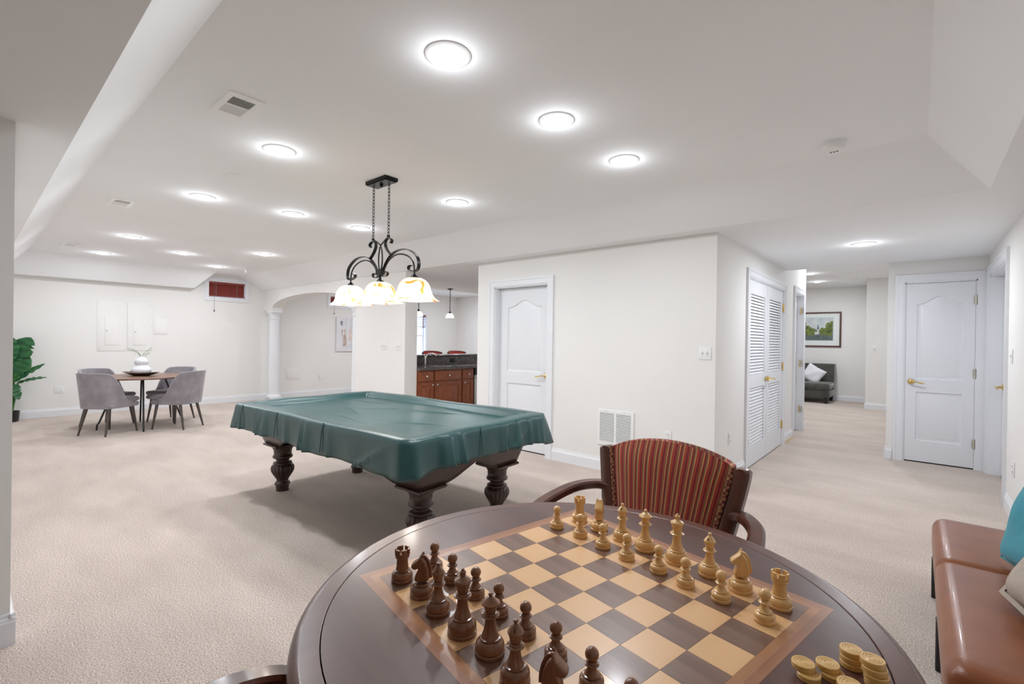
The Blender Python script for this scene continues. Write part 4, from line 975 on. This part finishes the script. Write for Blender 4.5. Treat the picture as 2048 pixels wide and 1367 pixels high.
for (x, y, lab) in ((-8.34, 1.30, 'grey velvet dining chair at front left, its back to the camera'), (-8.20, 2.06, 'grey velvet dining chair at front right, nearest the column'),
        (-8.96, 2.16, 'grey velvet dining chair at back right, behind the front right one'), (-9.08, 1.40, 'grey velvet dining chair at back left near the plant')):
    o = dc0 = dining_chair() if dc0 is None else dc0
    if o['label']: o = copy_tree(dc0)
    ph = math.atan2(DY-y, DX-x); o.location = (x, y, 0); o.rotation_euler = (0, 0, ph+PI/2); o['label'] = lab
# ------------------------------------------------------------------ artificial plant
t = thing('potted_plant', 'tall broad leaved plant in a small black pot at far left', 'plant', (-10.40, .47, 0))
MB().lathe([(.075, 0), (.092, .005), (.105, .15), (.108, .16), (.096, .16), (.09, .13), (.001, .13)], 28).build('pot', BLACK, t, 40)
def leaf(base, tip, width, nrm, seed, droop=.06, fold=.25):
    B, T = Vector(base), Vector(tip); d = T-B; L_ = d.length; d.normalize(); n = Vector(nrm); n = (n-d*n.dot(d)).normalized(); s_ = d.cross(n); r = random.Random(seed)
    rows = []; K = 16; notch = {r.randint(3, 12): r.choice((-1, 1)) for _ in range(3)}
    for k in range(K+1):
        f = k/K; wv = width/2*max(.03, math.sin(PI*f**.75)**.6 if 0 < f < 1 else .03)
        c = B+d*L_*f-Vector((0, 0, droop*f*f)); row = []
        for j in range(-3, 4):
            q = j/3; ww = wv*(1-(.35 if k in notch and q*notch[k] > .6 else 0))
            row.append(c+s_*q*ww+n*(fold*abs(q)*wv*.5+.006*math.sin(9*f*PI+q)))
        rows.append(row)
    return MB().loft(rows, False, False)
for k, (st, ba, ti, wd, nr) in enumerate((((-.02, .0), (-.02, .03, .93), (.05, .21, 1.34), .30, (.85, -.2, .3)), ((.03, -.01), (.03, -.01, .92), (.06, -.03, 1.36), .26, (.9, .3, .1)),
        ((.0, .02), (.0, .04, .66), (.04, .19, 1.06), .24, (.85, -.3, .3)), ((.02, .0), (.03, .02, .60), (.10, .36, .93), .15, (.45, -.3, .8)),
        ((-.01, .02), (.02, .08, .585), (.12, .38, .72), .12, (.3, -.2, .9)), ((.03, -.02), (.05, .0, .56), (.09, .09, .40), .16, (.9, .1, .2)),
        ((-.03, -.02), (-.04, -.05, .75), (.02, -.22, 1.15), .24, (.85, .3, .3)), ((-.02, -.01), (-.02, -.04, .5), (.08, -.24, .85), .2, (.7, .3, .5)))):
    MB().tube(cr([(st[0], st[1], .12), ((st[0]+ba[0])/2+.01, (st[1]+ba[1])/2, (.12+ba[2])/2), ba, tuple(ba[i]+(ti[i]-ba[i])*.25 for i in range(3))], 4), .011, 7).build('stalk', STEM, t, 60)
    lf = leaf(ba, ti, wd, nr, k).build('leaf', LEAF, t, 60, clean=False); sm = lf.modifiers.new('solid', 'SOLIDIFY'); sm.thickness = .003
# ------------------------------------------------------------------ framed pictures
t = thing('framed_print', 'framed landscape print with church and trees in white mount', 'picture', (-1.93, 13.86, 1.29), 0)
fw_, fh_ = .525, .86
MB().box(-fw_, fw_, -.03, 0, 0, .035).box(-fw_, fw_, -.03, 0, fh_-.035, fh_).box(-fw_, -fw_+.035, -.03, 0, .035, fh_-.035).box(fw_-.035, fw_, -.03, 0, .035, fh_-.035).build('frame', FRAMEW, t)
MB().box(-fw_+.03, fw_-.03, -.014, -.004, .03, fh_-.03).build('mount', MATB, t)
MB().box(-fw_+.155, fw_-.155, -.0155, -.0135, .15, fh_-.13).build('print_border', mat('print_edge', (.55, .62, .66), .8, var=.05, vs=20), t)
x0, x1, z0, z1 = -fw_+.17, fw_-.17, .165, fh_-.145
SKY = mat('print_sky', (.42, .50, .56), .7, col2=(.70, .71, .66), vs=6); GR1 = mat('print_meadow', (.055, .085, .055), .7, col2=(.16, .20, .22), vs=14, stretch=(1, 1, 4)); GR2 = mat('print_trees', (.03, .07, .02), .7, col2=(.24, .28, .06), vs=12)
MB().box(x0, x1, -.0175, -.0155, z0, z1).build('print_sky', SKY, t)
MB().box(x0, x1, -.0185, -.0170, z0, z0+.17).build('print_foreground', GR1, t)
tr = random.Random(4)
for q, (cx, hw_, hh, zz) in enumerate(((x0+.30, .10, .11, .13), (x1-.20, .10, .12, .13), (x0+.06, .11, .24, .13), (x0+.19, .09, .17, .12), (x1-.06, .10, .23, .13), (x1-.13, .07, .13, .12), (x0+.02, .07, .30, .12))):
    pts = []
    for k in range(30):
        a = 2*PI*k/30; rr = 1+.08*math.sin(5*a+cx*30)+.12*tr.uniform(-1, 1)
        pts.append((min(x1, max(x0, cx+hw_*rr*math.cos(a))), min(z1, max(z0, z0+zz+hh*.7+hh*.75*rr*math.sin(a)))))
    MB().prism(pts, -.0190-.0004*q, -.0175, 'y').build('print_tree', GR2, t)
CHU = mat('print_church', (.62, .64, .62), .7, var=.15, vs=20); ROOFP = mat('print_steeple', (.10, .14, .18), .7, var=.1, vs=20)
cx = .05
MB().box(cx-.02, cx+.02, -.0230, -.0195, z0+.15, z0+.27).box(cx-.07, cx-.02, -.0230, -.0195, z0+.14, z0+.21).build('print_church', CHU, t)
MB().prism([(cx-.022, z0+.27), (cx+.022, z0+.27), (cx, z0+.42)], -.0230, -.0195, 'y').prism([(cx-.075, z0+.21), (cx-.02, z0+.21), (cx-.045, z0+.25)], -.0230, -.0195, 'y').build('print_steeple', ROOFP, t)
t = thing('canvas_painting', 'white canvas painting of wine bottles behind the archway', 'picture', (XF, 6.13, 1.02), PI/2)
MB().box(-.28, .28, -.035, 0, 0, .83).build('canvas', CANVAS, t)
def bottle(cx, z, s_, name, m, neck=.05):
    pts = [(-.045, 0), (.045, 0), (.045, .20), (.03, .27), (.013, .30), (.013, .42), (-.013, .42), (-.013, .30), (-.03, .27), (-.045, .20)]
    MB().prism([(cx+u*s_, z+v*s_) for u, v in pts], -.0365, -.0348, 'y').build(name, m, t)
bottle(-.06, .12, 1.0, 'painted_bottle', mat('paint_brown', (.32, .20, .14), .8, col2=(.66, .55, .48), vs=14)); bottle(.08, .25, .85, 'painted_bottle', mat('paint_pink', (.72, .52, .46), .8, col2=(.78, .68, .64), vs=14))
MB().prism([(-.16, .52), (-.10, .52), (-.118, .42), (-.118, .36), (-.142, .36), (-.142, .42)], -.0365, -.0348, 'y').build('painted_glass', mat('paint_rose', (.62, .46, .45), .8, var=.2, vs=20), t)
MB().prism([(-.15+.035*math.cos(a)*(1+.2*math.sin(3*a)), .68+.06*math.sin(a)) for a in (2*PI*k/14 for k in range(14))], -.0365, -.0348, 'y').build('painted_grapes', mat('paint_violet', (.36, .33, .42), .8, var=.3, vs=40), t)
for x in (-.12, -.03, .11): MB().box(x-.003, x+.003, -.0362, -.0348, .03, .80).build('painted_line', mat('paint_grey', (.52, .53, .56), .8, var=.2, vs=30), t)
# ------------------------------------------------------------------ sofa in the far room
t = thing('sofa', 'armless olive grey velvet sofa under the framed landscape', 'sofa', (-2.35, 13.3, 0))
MB().rbox(-.85, .85, -.50, .42, .13, .30, .03).build('seat_base', SOFAM, t, 40)
MB().rbox(-.85, .85, -.52, .30, .30, .46, .05).build('seat_cushion', SOFAM, t, 50)
MB().loft([[(x, y+.02*q, z) for x, y in ((-.85, .20), (.85, .20), (.85, .42), (-.85, .42))] for q, z in ((0, .28), (1, .45), (3, .70), (4, .86), (4.3, .885))]).build('backrest', SOFAM, t, 40)
for k in range(5): MB().sphere((-.68+.34*k, .235, .70), .018, 10, 6).build('tuft_button', SOFAM, t, 60)
for x in (-.78, .78):
    for y in (-.44, .36): MB().loft([[(x+sx*s_, y+sy*s_, z) for sx, sy in ((-1, -1), (1, -1), (1, 1), (-1, 1))] for s_, z in ((.03, 0), (.045, .135))]).build('leg', BLACK, t)
pillow('throw_pillow', 'white pillow propped in the sofa corner', (-1.90, 13.34, .635), .40, .13, WHITEF, (math.radians(74), math.radians(32), math.radians(6)), 4)
# ------------------------------------------------------------------ bar cabinets (face towards +X): local x runs along +Y, front towards +X
CX = -5.64
def cabinet(y0, y1, label, doors=1, knob_side=1):
    t = thing('base_cabinet', label, 'cabinet', (CX, y0, 0), PI/2, 'cherry base cabinets of the bar'); w_ = y1-y0
    MB().box(0, w_, .02, .58, .10, .87).build('body', CHERRY, t)
    MB().box(0, w_, .08, .56, 0, .10).build('toe_kick', CHERRY, t)
    d = MB().rbox(.012, w_-.012, .70, .85, -.02, .0, .006, 2).build('drawer_front', CHERRY, t, 40, rot=(PI/2, 0, 0)); d.location = (0, 0, 0)
    MB().lathe([(.006, 0), (.006, .014), (.015, .02), (.016, .026), (.010, .031), (.001, .032)], 16).build('knob', CHROME, d, 50, loc=(w_/2, .775, 0))
    n = doors
    for k in range(n):
        a = .012+k*(w_/n); b = (k+1)*w_/n-.012
        f = MB().box(a, a+.055, .12, .68, -.02, .0).box(b-.055, b, .12, .68, -.02, .0).box(a+.055, b-.055, .12, .175, -.02, .0).box(a+.055, b-.055, .625, .68, -.02, .0).build('cabinet_door', CHERRY, t, rot=(PI/2, 0, 0))
        def ins(q, z): return [(a+.055+q, .175+q, z), (b-.055-q, .175+q, z), (b-.055-q, .625-q, z), (a+.055+q, .625-q, z)]
        MB().loft([ins(0, -.02), ins(0, -.010), ins(.012, -.011), ins(.035, -.003)]).build('raised_panel', CHERRY, f, 20)
        kx = b-.03 if (knob_side > 0) == (k % 2 == 0) else a+.03
        MB().lathe([(.006, 0), (.006, .014), (.015, .02), (.016, .026), (.010, .031), (.001, .032)], 16).build('knob', CHROME, f, 50, loc=(kx, .64, 0))
cabinet(4.425, 4.735, 'cherry base cabinet partly hidden by the wall pier', 1, 1)
cabinet(4.745, 5.320, 'wide cherry sink cabinet in the bar', 1, -1)
cabinet(5.330, 5.595, 'narrow cherry base cabinet beside the steel dishwasher', 1, -1)
t = thing('dishwasher', 'stainless dishwasher with black control strip at bar end', 'dishwasher', (CX, 5.605, 0), PI/2)
MB().box(0, .59, .03, .58, .02, .865).build('body', BLACK, t); MB().rbox(.004, .586, .11, .75, -.03, 0, .006, 2).build('door', STEEL, t, 40, rot=(PI/2, 0, 0)); MB().box(.004, .586, -.004, .03, .757, .862).build('control_panel', BLACK, t)
MB().tube([(.06, -.03, .72), (.06, -.05, .72), (.53, -.05, .72), (.53, -.03, .72)], .009, 8).build('handle', STEEL, t, 50)
t = thing('countertop', 'dark speckled granite bar countertop with sink cutout', 'countertop', (0, 0, 0))
SK = (-6.12, -5.80, 4.86, 5.22)
MB().box(-6.25, -5.615, 4.425, SK[2], .872, .91).box(-6.25, -5.615, SK[3], 6.21, .872, .91).box(-6.25, SK[0], SK[2], SK[3], .872, .91).box(SK[1], -5.615, SK[2], SK[3], .872, .91).build('counter_slab', GRANITE, t)
MB().box(-6.275, -6.25, 4.425, 7.6, .872, 1.04).build('riser', GRANITE, t)
t = thing('bar_ledge', 'raised dark granite bar ledge in front of the stools', 'countertop', (0, 0, 0))
MB().rbox(-6.66, -6.235, 4.425, 7.6, 1.04, 1.075, .01, 2).build('ledge_slab', GRANITE, t, 30); MB().box(-6.42, -6.28, 4.425, 7.55, 0, 1.04).build('bar_wall', WALL, t)
t = thing('sink', 'small stainless sink in the granite counter', 'sink', (0, 0, 0))
MB().box(SK[0], SK[0]+.006, SK[2], SK[3], .75, .905).box(SK[1]-.006, SK[1], SK[2], SK[3], .75, .905).box(SK[0], SK[1], SK[2], SK[2]+.006, .75, .905).box(SK[0], SK[1], SK[3]-.006, SK[3], .75, .905).box(SK[0], SK[1], SK[2], SK[3], .745, .751).build('basin', STEEL, t)
MB().box(SK[0]-.012, SK[0]+.004, SK[2]-.012, SK[3]+.012, .91, .913).box(SK[1]-.004, SK[1]+.012, SK[2]-.012, SK[3]+.012, .91, .913).box(SK[0], SK[1], SK[2]-.012, SK[2]+.004, .91, .913).box(SK[0], SK[1], SK[3]-.004, SK[3]+.012, .91, .913).build('rim', STEEL, t)
t = thing('faucet', 'chrome pull out faucet arching over the bar sink', 'faucet', (-6.17, 4.98, .91))
MB().lathe([(.028, 0), (.028, .008), (.018, .014), (.018, .10), (.020, .13), (.014, .15)], 18).build('base', CHROME, t, 40)
MB().tube(cr([(0, 0, .10), (.02, .03, .17), (.05, .07, .195), (.09, .115, .185), (.115, .14, .155)], 6), [.013]*12+[.013, .014, .015, .016, .017, .018, .019, .020, .021, .021, .020, .019, .018], 12).build('spout', CHROME, t, 60)
MB().tube([(0, 0, .145), (-.01, -.03, .18)], .006, 8).build('lever', CHROME, t, 50)
t = thing('counter_outlet', 'black outlet on the granite riser', 'outlet', (-6.25, 5.66, .975), PI/2); MB().rbox(-.055, .055, -.035, .035, 0, .008, .003, 2).build('cover', BLACK, t, 40, rot=(PI/2, 0, 0)); MB().box(-.03, -.01, -.0095, -.0075, -.012, .012).box(.01, .03, -.0095, -.0075, -.012, .012).build('sockets', DARKGAP, t)
def stool(y, label):
    t = thing('bar_stool', label, 'bar stool', (-7.02, y, 0), PI/2, 'red leather bar stools')
    MB().lathe([(.20, .70), (.215, .715), (.215, .76), (.19, .785), (.001, .79)], 28).build('seat', REDL, t, 50)
    rings = []
    for k in range(19):
        a = math.radians(-70+140*k/18); c, s_ = math.sin(a), math.cos(a)
        rings.append([(c*.235, s_*.215, .92), (c*.245, s_*.225, 1.10-.03*(abs(k-9)/9)**3), (c*.215, s_*.195, 1.105-.03*(abs(k-9)/9)**3), (c*.205, s_*.185, .92)])
    MB().loft(rings).build('backrest', REDL, t, 50)
    MB().tube([(math.sin(a)*.235, math.cos(a)*.21, 1.108-.03*(abs(a)/1.3)**3) for a in (math.radians(-74+148*k/18) for k in range(19))], .011, 8).build('back_rail', CHAIRW, t, 60)
    for sx in (-1, 1):
        MB().bar([(sx*.21, .09, .70), (sx*.235, .08, 1.09)], .03, .03, up=(0, 1, 0)).build('back_post', CHAIRW, t, 30)
        for sy in (-1, 1): MB().bar([(sx*.13, sy*.13, .70), (sx*.19, sy*.19, 0)], [.04, .028], [.04, .028], up=(0, 1, 0)).build('leg', CHAIRW, t, 30)
    MB().tube([(.165*math.cos(a), .165*math.sin(a), .30) for a in (2*PI*k/24 for k in range(24))], .009, 8, True).build('foot_ring', BRONZE, t, 60)
stool(5.18, 'bar stool whose back edge shows beside the wall pier'); stool(5.90, 'red leather bar stool behind the faucet'); stool(6.54, 'red leather bar stool right of the faucet')
